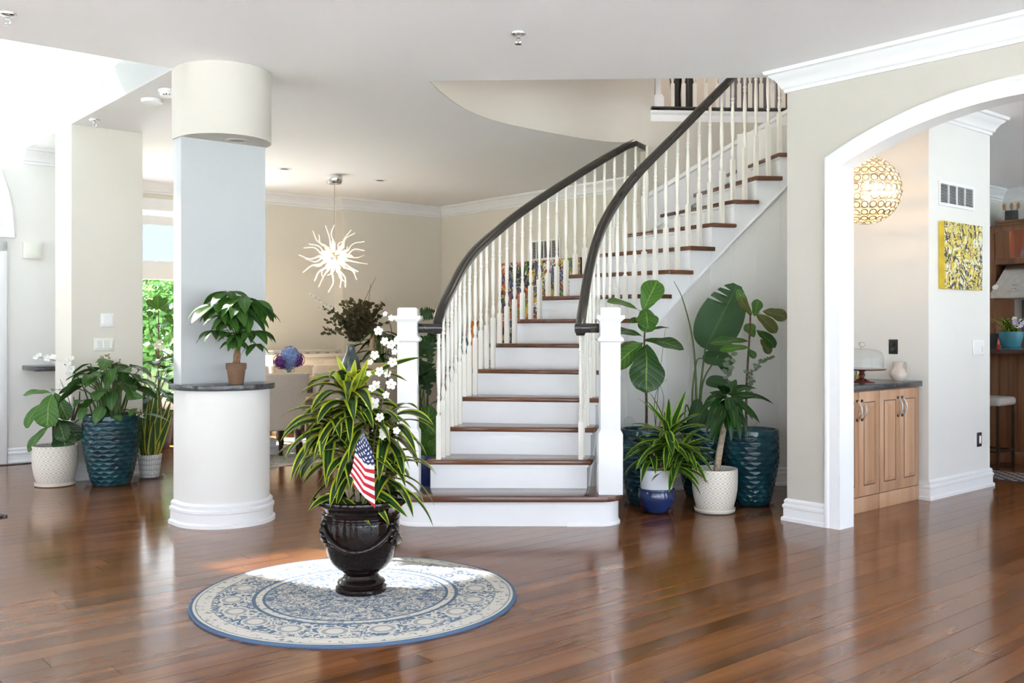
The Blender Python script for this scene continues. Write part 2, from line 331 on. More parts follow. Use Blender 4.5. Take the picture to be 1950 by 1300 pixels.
PAINT1 = painting('abstract dark floral paint', (0.02, 0.025, 0.035), [((0.55, 0.10, 0.02), 0.52), ((0.62, 0.42, 0.03), 0.53), ((0.12, 0.28, 0.03), 0.55), ((0.35, 0.08, 0.12), 0.55), ((0.75, 0.72, 0.66), 0.60), ((0.05, 0.08, 0.22), 0.58)], 3.2, [((0.02, 0.02, 0.02), 0.014, 3.5), ((0.7, 0.68, 0.6), 0.010, 4.5)])
PAINT2 = painting('abstract yellow paint', (0.66, 0.52, 0.06), [((0.78, 0.72, 0.42), 0.55), ((0.62, 0.16, 0.03), 0.64), ((0.72, 0.72, 0.68), 0.62)], 7.0, [((0.02, 0.02, 0.025), 0.026, 5.0), ((0.75, 0.75, 0.72), 0.016, 7.0), ((0.015, 0.015, 0.02), 0.018, 8.0)])
YELLOWEDGE = plain('yellow canvas edge', (0.62, 0.48, 0.03), 0.6, var=0.15, scale=12)
def tilemat():
    m, n, bs = newmat('slate splash stone'); b = NB(n)
    oi = b.new('ShaderNodeObjectInfo')
    n.links.new(b.ramp(b.m('ADD', b.m('MULTIPLY', oi.outputs['Random'], 0.5), b.m('MULTIPLY', b.noise(b.obj(), 20, 4), 0.5)), [(0.2, (0.08, 0.08, 0.08)), (0.6, (0.2, 0.195, 0.19)), (0.9, (0.33, 0.32, 0.31))]), bs.inputs['Base Color']); bs.inputs['Roughness'].default_value = 0.4; return m
SLATE = tilemat()
def emis(name, col, s):
    m, n, bs = newmat(name); b = NB(n); f = b.noise(b.obj(), 8); n.links.new(b.ramp(f, [(0.3, tuple(x*0.96 for x in col)), (0.7, col)]), bs.inputs['Emission Color'])
    bs.inputs['Emission Strength'].default_value = s; bs.inputs['Base Color'].default_value = C3(col); return m
BULB = emis('warm lit bulb', (1.0, 0.72, 0.38), 4.0)
GLOWGLASS = emis('lit frosted glass', (1.0, 0.82, 0.56), 0.34)
GLOWTIP = emis('pale lit glass tip', (1.0, 0.92, 0.82), 0.09)
CRYST = emis('lit crystal lens', (1.0, 0.74, 0.42), 0.22)
CABLIGHT = emis('warm cabinet lamp', (1.0, 0.5, 0.15), 6.0)
def flagmat():
    m, n, bs = newmat('stars and stripes cloth'); b = NB(n); x, y, _ = b.xyz(b.uv())
    red, white, blue = (0.50, 0.012, 0.03), (0.80, 0.79, 0.78), (0.012, 0.022, 0.10)
    st = b.m('LESS_THAN', b.m('FRACT', b.m('MULTIPLY', y, 6.5)), 0.5)
    col = b.mix(st, C3(white), C3(red))
    # canton: staggered five-pointed stars
    row = b.m('FLOOR', b.m('MULTIPLY', y, 16.0)); sh = b.m('MULTIPLY', b.m('MODULO', row, 2.0), 0.5)
    cx = b.m('SUBTRACT', b.m('FRACT', b.m('ADD', b.m('MULTIPLY', x, 13.0), sh)), 0.5); cy = b.m('SUBTRACT', b.m('FRACT', b.m('MULTIPLY', y, 16.0)), 0.5)
    rr = b.m('SQRT', b.m('ADD', b.m('MULTIPLY', cx, cx), b.m('MULTIPLY', cy, cy))); an = b.m('ARCTAN2', cx, cy)
    star = b.m('LESS_THAN', b.m('MULTIPLY', rr, b.m('SUBTRACT', 1.0, b.m('MULTIPLY', b.m('COSINE', b.m('MULTIPLY', an, 5.0)), 0.38))), 0.24)
    can = b.mix(star, C3(blue), C3(white))
    inc = b.m('MULTIPLY', b.m('LESS_THAN', x, 0.40), b.m('GREATER_THAN', y, 0.4615))
    n.links.new(b.mix(inc, col, can), bs.inputs['Base Color']); bs.inputs['Roughness'].default_value = 0.8; return m
FLAGM = flagmat()
HYDB = plain('blue hydrangea petal', (0.22, 0.32, 0.62), 0.7, var=0.4, scale=30)
HYDP = plain('purple hydrangea petal', (0.16, 0.04, 0.22), 0.7, var=0.4, scale=30)
LILAC = plain('lilac petal', (0.52, 0.42, 0.66), 0.7, var=0.2, scale=30)
RUNCLOTH = matmat('grey trellis cloth', (0.62, 0.60, 0.56), (0.34, 0.33, 0.31), 7.0)
BASKET = plain('dark ribbed basket', (0.06, 0.045, 0.04), 0.8, var=0.4, scale=40, bump=0.6)
KTEAL = plain('turquoise glaze', (0.05, 0.22, 0.28), 0.2, var=0.2, scale=8, coat=0.4)
PINKFL = plain('dusty pink petal', (0.42, 0.19, 0.15), 0.8, var=0.3, scale=30)
REDP = plain('red enamel', (0.5, 0.02, 0.02), 0.25)
VENTDARK = plain('dark vent cavity', (0.05, 0.05, 0.05), 0.8)

# ------------------------------------------------------------------ mesh builder
class MB:
    def __init__(s): s.v = []; s.f = []; s.uv = None
    def add(s, vs, fs):
        o = len(s.v); s.v += [Vector(p) for p in vs]; s.f += [tuple(i+o for i in f) for f in fs]; return s
    def box(s, x0, x1, y0, y1, z0, z1, M=None):
        vs = [Vector((x, y, z)) for z in (z0, z1) for y in (y0, y1) for x in (x0, x1)]
        if M: vs = [M @ p for p in vs]
        return s.add(vs, [(0, 2, 3, 1), (4, 5, 7, 6), (0, 1, 5, 4), (2, 6, 7, 3), (0, 4, 6, 2), (1, 3, 7, 5)])
    def hbox(s, u0, u1, v0, v1, z0, z1): return s.box(u0, u1, v0, v1, z0, z1, Matrix.Rotation(TH, 4, 'Z'))
    def prism(s, poly, z0, z1, M=None, holes=()):
        loops = [list(poly)]+[list(h) for h in holes]
        flat = [p for l in loops for p in l]; n = len(flat)
        tri = geometry.tessellate_polygon([[Vector((p[0], p[1], 0)) for p in l] for l in loops])
        vs = [Vector((p[0], p[1], z0)) for p in flat]+[Vector((p[0], p[1], z1)) for p in flat]
        fs = []
        for t in tri:
            a, b_, c = (flat[i] for i in t)
            ar = (b_[0]-a[0])*(c[1]-a[1])-(b_[1]-a[1])*(c[0]-a[0])
            t = tuple(t) if ar > 0 else tuple(reversed(t))
            fs.append(tuple(i+n for i in t)); fs.append(tuple(reversed(t)))
        o = 0
        for l in loops:
            k = len(l); ar = sum(l[i][0]*l[(i+1) % k][1]-l[(i+1) % k][0]*l[i][1] for i in range(k))
            hole = o > 0
            for i in range(k):
                a, b_ = o+i, o+(i+1) % k
                q = (a, b_, b_+n, a+n)
                if (ar < 0) != hole: q = tuple(reversed(q))
                fs.append(q)
            o += k
        if M: vs = [M @ p for p in vs]
        return s.add(vs, fs)
    def lathe(s, prof, n=24, c=(0, 0, 0), cap=True, rot=0.0, rfun=None):
        vs = []; fs = []; k = len(prof)
        for (r, z) in prof:
            for j in range(n):
                a = 2*pi*j/n+rot; rr = r+(rfun(a, z) if rfun else 0); vs.append((c[0]+rr*cos(a), c[1]+rr*sin(a), c[2]+z))
        for i in range(k-1):
            for j in range(n):
                fs.append((i*n+j, i*n+(j+1) % n, (i+1)*n+(j+1) % n, (i+1)*n+j))
        if cap:
            if prof[0][0] > 1e-4: fs.append(tuple(reversed(range(n))))
            if prof[-1][0] > 1e-4: fs.append(tuple(range((k-1)*n, k*n)))
        return s.add(vs, fs)
    def tube(s, pts, r, n=8, cap=True):
        pts = [Vector(p) for p in pts]; k = len(pts)
        rs = r if isinstance(r, (list, tuple)) else [r]*k
        vs = []; fs = []; prev = None
        for i, p in enumerate(pts):
            t = (pts[min(i+1, k-1)]-pts[max(i-1, 0)])
            if t.length < 1e-9: t = Vector((0, 0, 1))
            t.normalize()
            if prev is None:
                a = Vector((0, 0, 1)) if abs(t.z) < 0.9 else Vector((1, 0, 0)); sx = t.cross(a).normalized()
            else:
                sx = (prev-t*prev.dot(t)); sx = sx.normalized() if sx.length > 1e-6 else t.orthogonal().normalized()
            prev = sx; sy = t.cross(sx)
            for j in range(n): a = 2*pi*j/n; vs.append(p+sx*cos(a)*rs[i]+sy*sin(a)*rs[i])
        for i in range(k-1):
            for j in range(n): fs.append((i*n+j, i*n+(j+1) % n, (i+1)*n+(j+1) % n, (i+1)*n+j))
        if cap: fs.append(tuple(reversed(range(n)))); fs.append(tuple(range((k-1)*n, k*n)))
        return s.add(vs, fs)
    def sweep(s, path, prof, side=1, closed=False):
        """plan path (x,y[,z]) with mitred corners; prof = closed list of (outward offset, z)"""
        pts = [Vector((p[0], p[1])) for p in path]; zs = [p[2] if len(p) > 2 else 0 for p in path]; k = len(pts); m = len(prof); vs = []; fs = []
        for i in range(k):
            if closed: d0 = pts[i]-pts[i-1]; d1 = pts[(i+1) % k]-pts[i]
            else: d0 = pts[i]-pts[i-1] if i else pts[1]-pts[0]; d1 = pts[i+1]-pts[i] if i < k-1 else pts[i]-pts[i-1]
            d0.normalize(); d1.normalize()
            n0 = Vector((-d0.y, d0.x))*side; n1 = Vector((-d1.y, d1.x))*side; nn = n0+n1
            nn = nn/max(0.25, (1+n0.dot(n1)))
            for (o, z) in prof: vs.append((pts[i].x+nn.x*o, pts[i].y+nn.y*o, z+zs[i]))
        seg = k if closed else k-1
        for i in range(seg):
            for j in range(m):
                a = i*m+j; b_ = i*m+(j+1) % m; c = ((i+1) % k)*m+(j+1) % m; d = ((i+1) % k)*m+j
                fs.append((a, b_, c, d) if side > 0 else (d, c, b_, a))
        if not closed: fs.append(tuple(range(m))); fs.append(tuple(reversed(range((k-1)*m, k*m))))
        return s.add(vs, fs)
    def sphere(s, c, r, n=16, m=10, sq=(1, 1, 1)):
        vs = [(c[0], c[1], c[2]-r*sq[2])]; fs = []
        for i in range(1, m):
            a = -pi/2+pi*i/m
            for j in range(n): t = 2*pi*j/n; vs.append((c[0]+r*sq[0]*cos(a)*cos(t), c[1]+r*sq[1]*cos(a)*sin(t), c[2]+r*sq[2]*sin(a)))
        vs.append((c[0], c[1], c[2]+r*sq[2])); L = len(vs)-1
        for j in range(n): fs.append((0, 1+(j+1) % n, 1+j)); fs.append((L, L-n+j, L-n+(j+1) % n))
        for i in range(m-2):
            for j in range(n): fs.append((1+i*n+j, 1+i*n+(j+1) % n, 1+(i+1)*n+(j+1) % n, 1+(i+1)*n+j))
        return s.add(vs, fs)
    def mesh(s, name, mat, smooth=35):
        me = bpy.data.meshes.new(name); me.from_pydata([tuple(p) for p in s.v], [], s.f); me.validate()
        me.materials.append(mat)
        if smooth:
            me.polygons.foreach_set('use_smooth', [True]*len(me.polygons)); me.set_sharp_from_angle(angle=radians(smooth))
        me.update(); return me
    def build(s, name, mat, parent=None, smooth=35, bevel=0.0, seg=2):
        me = s.mesh(name, mat, 0 if bevel else smooth)
        if bevel:
            bm = bmesh.new(); bm.from_mesh(me)
            es = [e for e in bm.edges if len(e.link_faces) == 2 and e.calc_face_angle(0) > radians(30)]
            bmesh.ops.bevel(bm, geom=es, offset=bevel, segments=seg, affect='EDGES', profile=0.5, clamp_overlap=True)
            bm.to_mesh(me); bm.free()
            me.polygons.foreach_set('use_smooth', [True]*len(me.polygons)); me.set_sharp_from_angle(angle=radians(smooth or 35))
        return link(name, me, parent)
def link(name, me, parent=None):
    o = bpy.data.objects.new(name, me); COL.objects.link(o)
    if parent: o.parent = parent
    return o
def tag(o, label, cat, group=None):
    o['label'] = label; o['category'] = cat
    if group: o['group'] = group
    return o
def thing(name, label, cat, loc=(0, 0, 0), rz=0.0, group=None):
    o = bpy.data.objects.new(name, None); COL.objects.link(o); o.location = loc; o.rotation_euler = (0, 0, rz); o.empty_display_size = 0.1
    return tag(o, label, cat, group)
def struct(o, label=None):
    o['kind'] = 'structure'
    if label: o['label'] = label
    return o
def copy_tree(root, label=None, group=None):
    r = root.copy(); COL.objects.link(r)
    if label: r['label'] = label
    if group: r['group'] = group
    for ch in list(root.children):
        c = ch.copy(); COL.objects.link(c); c.parent = r
        for g in list(ch.children):
            d = g.copy(); COL.objects.link(d); d.parent = c
    return r

# ================================================================== SETTING
CZ = 3.04                                   # ceiling height of the ground floor
RIS = 0.1965                                # stair rise
Z2 = 17*RIS                                 # upper floor
UV0, UV1, VV0, VV1 = -4.5, 12.6, -3.0, 11.5
VU, VF, VB = 2.46, 6.28, 6.41               # void edge, fin front, fin back
VFRONT = 10.2                               # wall with the front door

# --- floor: slab with planks
floor = MB(); floor.box(UV0-0.3, UV1+0.3, VV0-0.3, VV1+0.4, -0.14, -0.016)
FLO = floor.build('floor', GAPM, None, 0); FLO.rotation_euler = (0, 0, TH); struct(FLO, 'dark reddish brown plank floor')
PW = 0.128; LENS = (1.25, 1.6, 1.95, 2.3, 2.7)
plank_me = {}
for L_ in LENS:
    m_ = MB(); m_.box(-L_/2+0.001, L_/2-0.001, -PW/2+0.0011, PW/2-0.0011, -0.02, 0.0)
    plank_me[L_] = m_.mesh('plank', FLOORM, 0)
planks = []
v_ = VV0-0.2
while v_ < VV1+0.3:
    u_ = UV0-0.2-rnd.random()*2
    while u_ < UV1+0.2:
        L_ = rnd.choice(LENS); planks.append((u_+L_/2, v_+PW/2, L_)); u_ += L_
    v_ += PW
def seen(u, v, L):
    best = None
    for k in (-0.5, -0.25, 0, 0.25, 0.5):
        w = W(u+k*L, v)
        if w.y > 3.2:
            px = CX+F*w.x/w.y
            if -20 < px < 1970 and (best is None or w.y < best): best = w.y
    return best
vis = sorted(((seen(*p), p) for p in planks if seen(*p)), key=lambda q: q[0])
near = set(p for _, p in vis[:295])
far = MB()
for p in planks:
    u_, v_, L_ = p
    if p in near:
        o = link('plank', plank_me[L_], FLO); o.location = (u_, v_, 0)
    else: far.box(u_-L_/2+0.001, u_+L_/2-0.001, v_-PW/2+0.0011, v_+PW/2-0.0011, -0.02, 0.0)
o = far.build('planks', FLOORM, FLO, 0); o['kind'] = 'stuff'

# --- stairwell outline
RIM = [(-0.585, 6.80), (-0.56, 6.95), (-0.50, 7.25), (-0.36, 7.72), (-0.115, 8.146), (0.288, 8.56), (0.627, 8.85), (0.904, 9.02), (1.22, 9.07)]
def cr(pts, n=6):
    """catmull-rom through plan points"""
    out = []; q = [Vector(p) for p in pts]; q = [q[0]*2-q[1]]+q+[q[-1]*2-q[-2]]
    for i in range(1, len(q)-2):
        for j in range(n):
            t = j/n; a, b_, c, d = q[i-1], q[i], q[i+1], q[i+2]
            out.append(0.5*((2*b_)+(c-a)*t+(2*a-5*b_+4*c-d)*t*t+(3*b_-a-3*c+d)*t**3))
    out.append(q[-2]); return out
RIMC = cr(RIM, 5)
OUTWALL = cr([(1.22, 9.07), (1.45, 9.07), (1.75, 9.09), (2.1, 9.12), (2.6, 9.13), (3.0, 9.12)], 3)
hole_st = [(p.x, p.y) for p in RIMC]+[(p.x, p.y) for p in OUTWALL[1:]]+[(3.0, 7.62), (2.17, 7.56), (1.905, 6.70)]
def wuv(u, v): p = W(u, v); return (p.x, p.y)
hole_void = [wuv(UV0+0.1, VB), wuv(VU, VB), wuv(VU, VFRONT-0.001), wuv(UV0+0.1, VFRONT-0.001)]
outer = [wuv(UV0-0.15, VV0-0.15), wuv(UV1+0.15, VV0-0.15), wuv(UV1+0.15, VV1+0.15), wuv(UV0-0.15, VV1+0.15)]
c_ = MB(); c_.prism(outer, CZ, Z2-0.03, None, [hole_void, hole_st]); struct(c_.build('ceiling', CEIL, None, 20), 'flat white ceiling with openings over foyer and stair')

def wallpoly(name, mat, plane, a, thick, poly, holes=(), label=None):
    """vertical wall; plane 'u': at u=a, poly in (v,z); plane 'v': at v=a, poly in (u,z); thick added to a"""
    m = MB()
    m.prism(poly, a, a+thick, None, holes)
    m.v = [W(p.z, p.x, p.y) if plane == 'u' else W(p.x, p.z, p.y) for p in m.v]
    if plane == 'v': m.f = [tuple(reversed(f)) for f in m.f]
    return struct(m.build(name, mat, None, 0), label)
def rect(a, b_, c, d): return [(a, c), (b_, c), (b_, d), (a, d)]
# arched wall on the right
AC, AHW, ASP, AAP = 2.25, 1.15, 2.355, 2.62
ar_ = (AHW**2+(AAP-ASP)**2)/(2*(AAP-ASP)); aphi = math.asin(AHW/ar_)
arch = [(AC+ar_*sin(aphi*(1-2*i/28)), AAP-ar_+ar_*cos(aphi*(1-2*i/28))) for i in range(29)]
wp = [(AC+AHW, 0)]+arch+[(AC-AHW, 0), (VV0, 0), (VV0, CZ), (3.79, CZ), (3.79, 0)]
wallpoly('wall_arch', CREAMDIM, 'u', 5.66, 0.14, wp, (), 'cream wall with a wide segmental archway')
def planesweep(name, mat, path, prof, usign=-1, closed=False):
    m = MB(); m.sweep(path, prof, 1, closed); m.v = [W(5.66+usign*p.z, p.x, p.y) for p in m.v]; return struct(m.build(name, mat, None, 30))
casepath = [(AC+AHW, 0.0)]+arch+[(AC-AHW, 0.0)]
casepath = casepath[::-1]
planesweep('trim_1', WHITE, casepath, [(0, 0), (0, 0.012), (0.012, 0.018), (0.06, 0.018), (0.072, 0.028), (0.088, 0.028), (0.095, 0.02), (0.095, 0)])
planesweep('trim_2', WHITE, casepath, [(0.0, 0.016), (-0.014, 0.014), (-0.014, -0.152), (0.0, -0.152)])
# wall panels with windows (living side, unseen behind and left of the camera, sized for daylight)
def winrects(a0, a1, n, z0, z1, gap=0.35):
    w = (a1-a0-gap*(n+1))/n
    return [rect(a0+gap+i*(w+gap), a0+gap+i*(w+gap)+w, z0, z1) for i in range(n)]
wcount = [0]
def window(plane, a, thick, r, nx=2, nz=2, fw=0.06, mat=WHITE, pane=PANE, transom=None, name=None):
    wcount[0] += 1
    (a0, z0), (a1, z1) = r[0], r[2]
    T = Matrix.Rotation(TH, 4, 'Z')
    def bx(m, p0, p1, q0, q1, t0, t1):
        if plane == 'u': m.box(t0, t1, p0, p1, q0, q1, T)
        else: m.box(p0, p1, t0, t1, q0, q1, T)
    m = MB(); t0, t1 = a+thick*0.25, a+thick*0.75
    if t0 > t1: t0, t1 = t1, t0
    zt = [z0+(z1-z0)*i/nz for i in range(nz+1)] if transom is None else [z0, transom, z1]
    xt = [a0+(a1-a0)*i/nx for i in range(nx+1)]
    for i, x in enumerate(xt):
        lo = x if i == 0 else x-fw/2; lo = lo-fw if i == nx else lo; bx(m, lo, lo+fw, z0, z1, t0, t1)
    for i, z in enumerate(zt):
        lo = z if i == 0 else z-fw/2; lo = lo-fw if i == len(zt)-1 else lo; bx(m, a0, a1, lo, lo+fw, t0-0.002, t1+0.002)
    fr = m.build('window_%d' % wcount[0], mat, None, 0); struct(fr)
    for i in range(nx):
        for j in range(len(zt)-1):
            m = MB(); tm = (t0+t1)/2; bx(m, xt[i]+fw/2, xt[i+1]-fw/2, zt[j]+fw/2, zt[j+1]-fw/2, tm-0.003, tm+0.003); m.build('pane', pane, fr, 0)
    return fr
wr = winrects(VV0, VB-0.1, 3, 0.12, 2.3, 1.1); wallpoly('wall_left', PALE, 'u', UV0, -0.15, rect(VV0-0.15, VFRONT+0.15, 0, 6.2), wr+[rect(7.1, 9.5, 0.5, 4.4)])
for r_ in wr: window('u', UV0, -0.15, r_)
window('u', UV0, -0.15, rect(7.1, 9.5, 0.5, 4.4), 3, 4)
wr = winrects(UV0, 5.5, 3, 0.05, 2.95, 0.2); wk = winrects(5.9, UV1, 3, 0.3, 2.75, 0.3)
wallpoly('wall_back', PALE, 'v', VV0, -0.15, rect(UV0, UV1+0.15, 0, CZ), wr+wk)
for r_ in wr+wk: window('v', VV0, -0.15, r_)
# foyer
SUNWIN = rect(0.35, 1.75, 4.45, 5.75)
AR = 1.22; arcw = [(1.03+AR*cos(pi*i/24), 2.27+AR*sin(pi*i/24)) for i in range(25)]
wallpoly('wall_front', PALE, 'v', VFRONT, 0.18, rect(UV0-0.15, 2.96, 0, 6.2), [SUNWIN, arcw], 'pale foyer wall with arched window over the front door')
window('v', VFRONT, 0.18, SUNWIN, 1, 1, 0.06, WHITE, SUNDIM)
# arched window frame
m = MB(); m.sweep(arcw+[arcw[0]], [(0, -0.03), (0.0, 0.0), (-0.04, 0.03), (-0.10, 0.03), (-0.11, 0.0), (-0.11, -0.03)], -1) if False else None
m = MB(); m.sweep(list(reversed(arcw)), [(-0.05, -0.16), (-0.05, 0.0), (0.0, 0.0), (0.0, 0.03), (0.07, 0.045), (0.10, 0.045), (0.10, 0.0), (0.0, -0.01), (0.0, -0.16)], 1, True)
m.v = [W(p.x, VFRONT-p.z, p.y) for p in m.v]; wf = struct(m.build('window_arch', WHITE, None, 30))
m = MB()
for k in range(1, 5): a = pi*k/5; m.box(0, AR, -0.02, 0.02, -0.02, 0.02, Matrix.Translation(W(1.03, VFRONT+0.09, 2.27)) @ Matrix.Rotation(TH, 4, 'Z') @ Matrix.Rotation(-a, 4, 'Y'))
m.build('muntin', WHITE, wf, 0)
m = MB(); m.prism(arcw, VFRONT+0.085, VFRONT+0.09); m.v = [W(p.x, p.z, p.y) for p in m.v]; m.build('pane', PANE, wf, 0)
# front double door with trim
dr = MB()
for (a, b_, c, d) in ((-0.27, -0.17, 0, 2.13), (2.19, 2.295, 0, 2.13), (-0.27, 2.295, 2.03, 2.13)): dr.hbox(a, b_, VFRONT-0.035, VFRONT, c, d)
dfr = struct(dr.build('door_1', WHITE, None, 0, 0.006), 'white panelled front door')
for a in (-0.16, 1.02):
    m = MB(); m.hbox(a, a+1.165, VFRONT-0.03, VFRONT-0.002, 0.01, 2.02); lf = m.build('door_leaf', WHITE, dfr, 0)
    for (z0, z1) in ((0.2, 0.9), (1.05, 1.88)):
        m = MB(); m.hbox(a+0.14, a+1.03, VFRONT-0.042, VFRONT-0.03, z0, z1); m.build('door_panel', WHITE, lf, 0, 0.008)
    m = MB(); c = W((1.02-0.07 if a < 0 else 1.02+0.07), VFRONT-0.06, 1.0); m.sphere(c, 0.028, 12, 8); m.build('door_knob', CHROME, lf)
# porch roof added unseen outside, shading the arched window
m = MB(); m.hbox(-1.2, 3.3, VFRONT+0.2, VFRONT+2.7, 3.75, 3.95); sunblock = tag(m.build('sunblock_baffle', WHITE, None, 0), 'white porch roof added unseen above the arched front window', 'baffle')
m = MB(); m.hbox(UV0-0.15, 2.6, VB-0.16, VFRONT+0.18, 6.2, 6.3); struct(m.build('ceiling_foyer', CEIL, None, 0))
wallpoly('wall_foyer_upper', PALE, 'u', VU, 0.14, rect(VB-0.14, VFRONT, CZ+0.002, 6.2))
FILLWIN = winrects(UV0, VU, 3, 4.3, 5.6, 0.4); wallpoly('wall_foyer_balcony', PALE, 'v', VB, -0.14, rect(UV0, VU, CZ+0.02, 6.2), FILLWIN)  # unseen clerestory openings added to brighten the foyer walls
for r_ in FILLWIN: window('v', VB, -0.14, r_)
# pier
m = MB(); m.hbox(2.46, 3.06, 8.70, 9.18, 0, CZ-0.001); struct(m.build('wall_pier', CREAM, None, 0), 'cream square pier between foyer and dining room')
m = MB(); m.hbox(2.43, 2.95, 9.72, VFRONT, zat(705, 9.25), zat(696, 9.25)); tag(m.build('wall_ledge', STONE, None, 0, 0.008), 'dark stone ledge on the foyer wall behind the pier', 'shelf')
wallpoly('wall_vestibule', CREAM, 'u', 2.95, 0.11, rect(9.18, VV1, 0, CZ))
# dining room
ustep = pv(653, 11.33)
WD = rect(3.38, 5.25, 0.42, 2.70)
wallpoly('wall_dining_back', CREAM, 'v', VV1, 0.18, rect(2.95, UV1, 0, CZ), [WD])
dw = window('v', VV1, 0.18, WD, 3, 2, 0.11, WHITE, LOWPANE, 1.98)
for k_, pn in enumerate(dw.children):
    if k_ % 2: pn.data.materials[0] = SKYPANE
m = MB(); m.hbox(3.2, 5.43, VV1-0.04, VV1, 0.36, 0.42); m.hbox(3.26, 3.38, VV1-0.025, VV1, 0.42, 2.82); m.hbox(5.25, 5.37, VV1-0.025, VV1, 0.42, 2.82); m.hbox(3.26, 5.37, VV1-0.025, VV1, 2.70, 2.84); m.hbox(3.38, 5.25, VV1-0.02, VV1+0.02, 1.88, 2.10)
struct(m.build('trim_3', WHITE, None, 0, 0.005))
m = MB(); m.hbox(ustep, 8.27, 11.33, VV1, 0, CZ-0.001); struct(m.build('wall_dining_step', CREAM, None, 0))
wallpoly('wall_dining_right', CREAM, 'u', 8.27, 0.12, rect(5.3, 11.33, 0, CZ))
# niche, vent wall, kitchen shell
m = MB(); m.prism([wuv(5.80, 3.70), wuv(5.80, 3.79), wuv(6.45, 4.28), wuv(7.14, 4.28), wuv(7.14, 4.2), wuv(6.48, 4.2), wuv(5.86, 3.72)], 0, CZ-0.001); struct(m.build('wall_niche', PALE, None, 0))
UVW = 8.185
m = MB(); m.hbox(7.14, UVW, 3.54, 5.3, 0, CZ-0.001); struct(m.build('wall_vent', PALE, None, 0), 'white wall end with vent, switch and yellow painting')
wallpoly('wall_kitchen_left', PALE, 'v', 5.3, 0.12, rect(UVW, UV1, 0, CZ))
wallpoly('wall_kitchen_end', PALE, 'u', UV1, 0.15, rect(VV0, VV1+0.18, 0, CZ))
wallpoly('wall_living_right', PALE, 'u', 5.8, 0.0, [], ()) if False else None

# --- column with half-round pedestal
def dshape(r, extra=0.0, n=28, back=VB):
    pts = [(2.46-extra, back)]
    pts += [(2.76-(r)*cos(pi*i/n), VF-(r)*sin(pi*i/n)) for i in range(n+1)]
    pts += [(3.06+extra, back)]
    return pts
zb = zat(260, 6.385)
m = MB(); m.hbox(2.46, 3.06, VF, VB, 0.93, zb+0.01); struct(m.build('wall_fin', FINSHADE, None, 0), 'flat white wall fin rising from the half-round pedestal')
m = MB(); m.prism([wuv(*p) for p in dshape(0.30)], 0, 0.895); struct(m.build('wall_pedestal', PALE, None, 25), 'white half-round pedestal wall')
m = MB(); m.prism([wuv(*p) for p in dshape(0.31, 0.012)], zb, CZ-0.001); struct(m.build('wall_bulkhead', CREAMDIM, None, 25), 'half-round cream bulkhead under the ceiling')
m = MB(); m.prism([wuv(*p) for p in dshape(0.335, 0.035, 36, VB+0.0)], 0.893, 0.93); struct(m.build('trim_4', STONE, None, 25, 0.004), 'charcoal stone ledge on the half-round pedestal')

BASEP = [(0, 0), (0.03, 0), (0.03, 0.02), (0.018, 0.03), (0.018, 0.085), (0.024, 0.09), (0.024, 0.105), (0.014, 0.115), (0.016, 0.135), (0.006, 0.148), (0, 0.15)]
CROWNP = [(0, -0.145), (0.014, -0.145), (0.016, -0.125), (0.03, -0.115), (0.036, -0.095), (0.06, -0.06), (0.085, -0.04), (0.092, -0.028), (0.11, -0.022), (0.118, 0.0), (0, 0)]
def base(name, path, side=1, mat=WHITE): m = MB(); m.sweep([wuv(*p) for p in path], BASEP, side); return struct(m.build(name, mat, None, 25))
tcount = [10]
def crown(path, side=1, mat=WHITE):
    tcount[0] += 1; m = MB(); m.sweep([wuv(*p)+(CZ,) for p in path], CROWNP, side); return struct(m.build('trim_%d' % tcount[0], mat, None, 25))
BIGP = [(o*1.25, z*1.05) for o, z in BASEP]
m = MB(); m.sweep([wuv(*p) for p in dshape(0.30, 0, 36)], BIGP, -1); struct(m.build('baseboard_pedestal', WHITE, None, 25))
base('baseboard_arch', [(5.66, 3.495), (5.66, 3.79), (5.80, 3.79)], 1)
base('baseboard_arch_near', [(5.66, VV0), (5.66, AC-AHW-0.095)], 1)
base('baseboard_pier', [(2.46, 9.18), (2.46, 8.70), (3.06, 8.70), (3.06, VV1)], -1)
base('baseboard_front', [(2.30, VFRONT), (2.95, VFRONT)], -1)
base('baseboard_vent', [(7.14, 3.62), (7.14, 3.54), (UVW, 3.54), (UVW, 5.3), (UV1, 5.3)], -1)
base('baseboard_dining', [(3.06, VV1), (ustep, VV1), (ustep, 11.33), (8.27, 11.33), (8.27, 5.4)], -1)
crown([(5.66, VV0), (5.66, 3.79), (5.80, 3.79)], 1)
crown([(3.06, 9.18), (3.06, VV1), (ustep, VV1), (ustep, 11.33), (8.27, 11.33), (8.27, 5.4)], -1)
crown([(VU-0.02, VFRONT), (2.95, VFRONT), (2.95, 9.18)], -1)
crown([(7.14, 4.2), (7.14, 3.54), (UVW, 3.54), (UVW, 5.3), (UV1, 5.3), (UV1, VV0)], -1)

# --- upper stair hall
def stripwall(name, mat, pts, z0, z1, th, side=1, label=None):
    m = MB(); m.sweep([(p[0], p[1]) for p in pts], [(-0.008, z0), (th, z0), (th, z1), (-0.008, z1)], side); return struct(m.build(name, mat, None, 25), label)
stripwall('wall_stair_curve', CREAMDIM, RIMC+[Vector((1.33, 9.075))], CZ+0.0005, 5.6, 0.12, 1, 'curved wall rising around the stair opening')
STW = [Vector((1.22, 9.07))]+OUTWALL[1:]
stripwall('wall_stair_outer', CREAMDIM, STW, 0, Z2, 0.12, 1, 'wall on the far side of the curved stair')
m = MB(); m.prism([(1.24, 9.19), (5.0, 9.19), (5.0, 10.65), (1.24, 10.65)], Z2-0.2, Z2); struct(m.build('floor_hall', TREADM, None, 0))
m = MB(); m.box(1.24, 5.0, 10.55, 10.65, Z2, 5.6); struct(m.build('wall_hall_back', HALLWALL, None, 0))
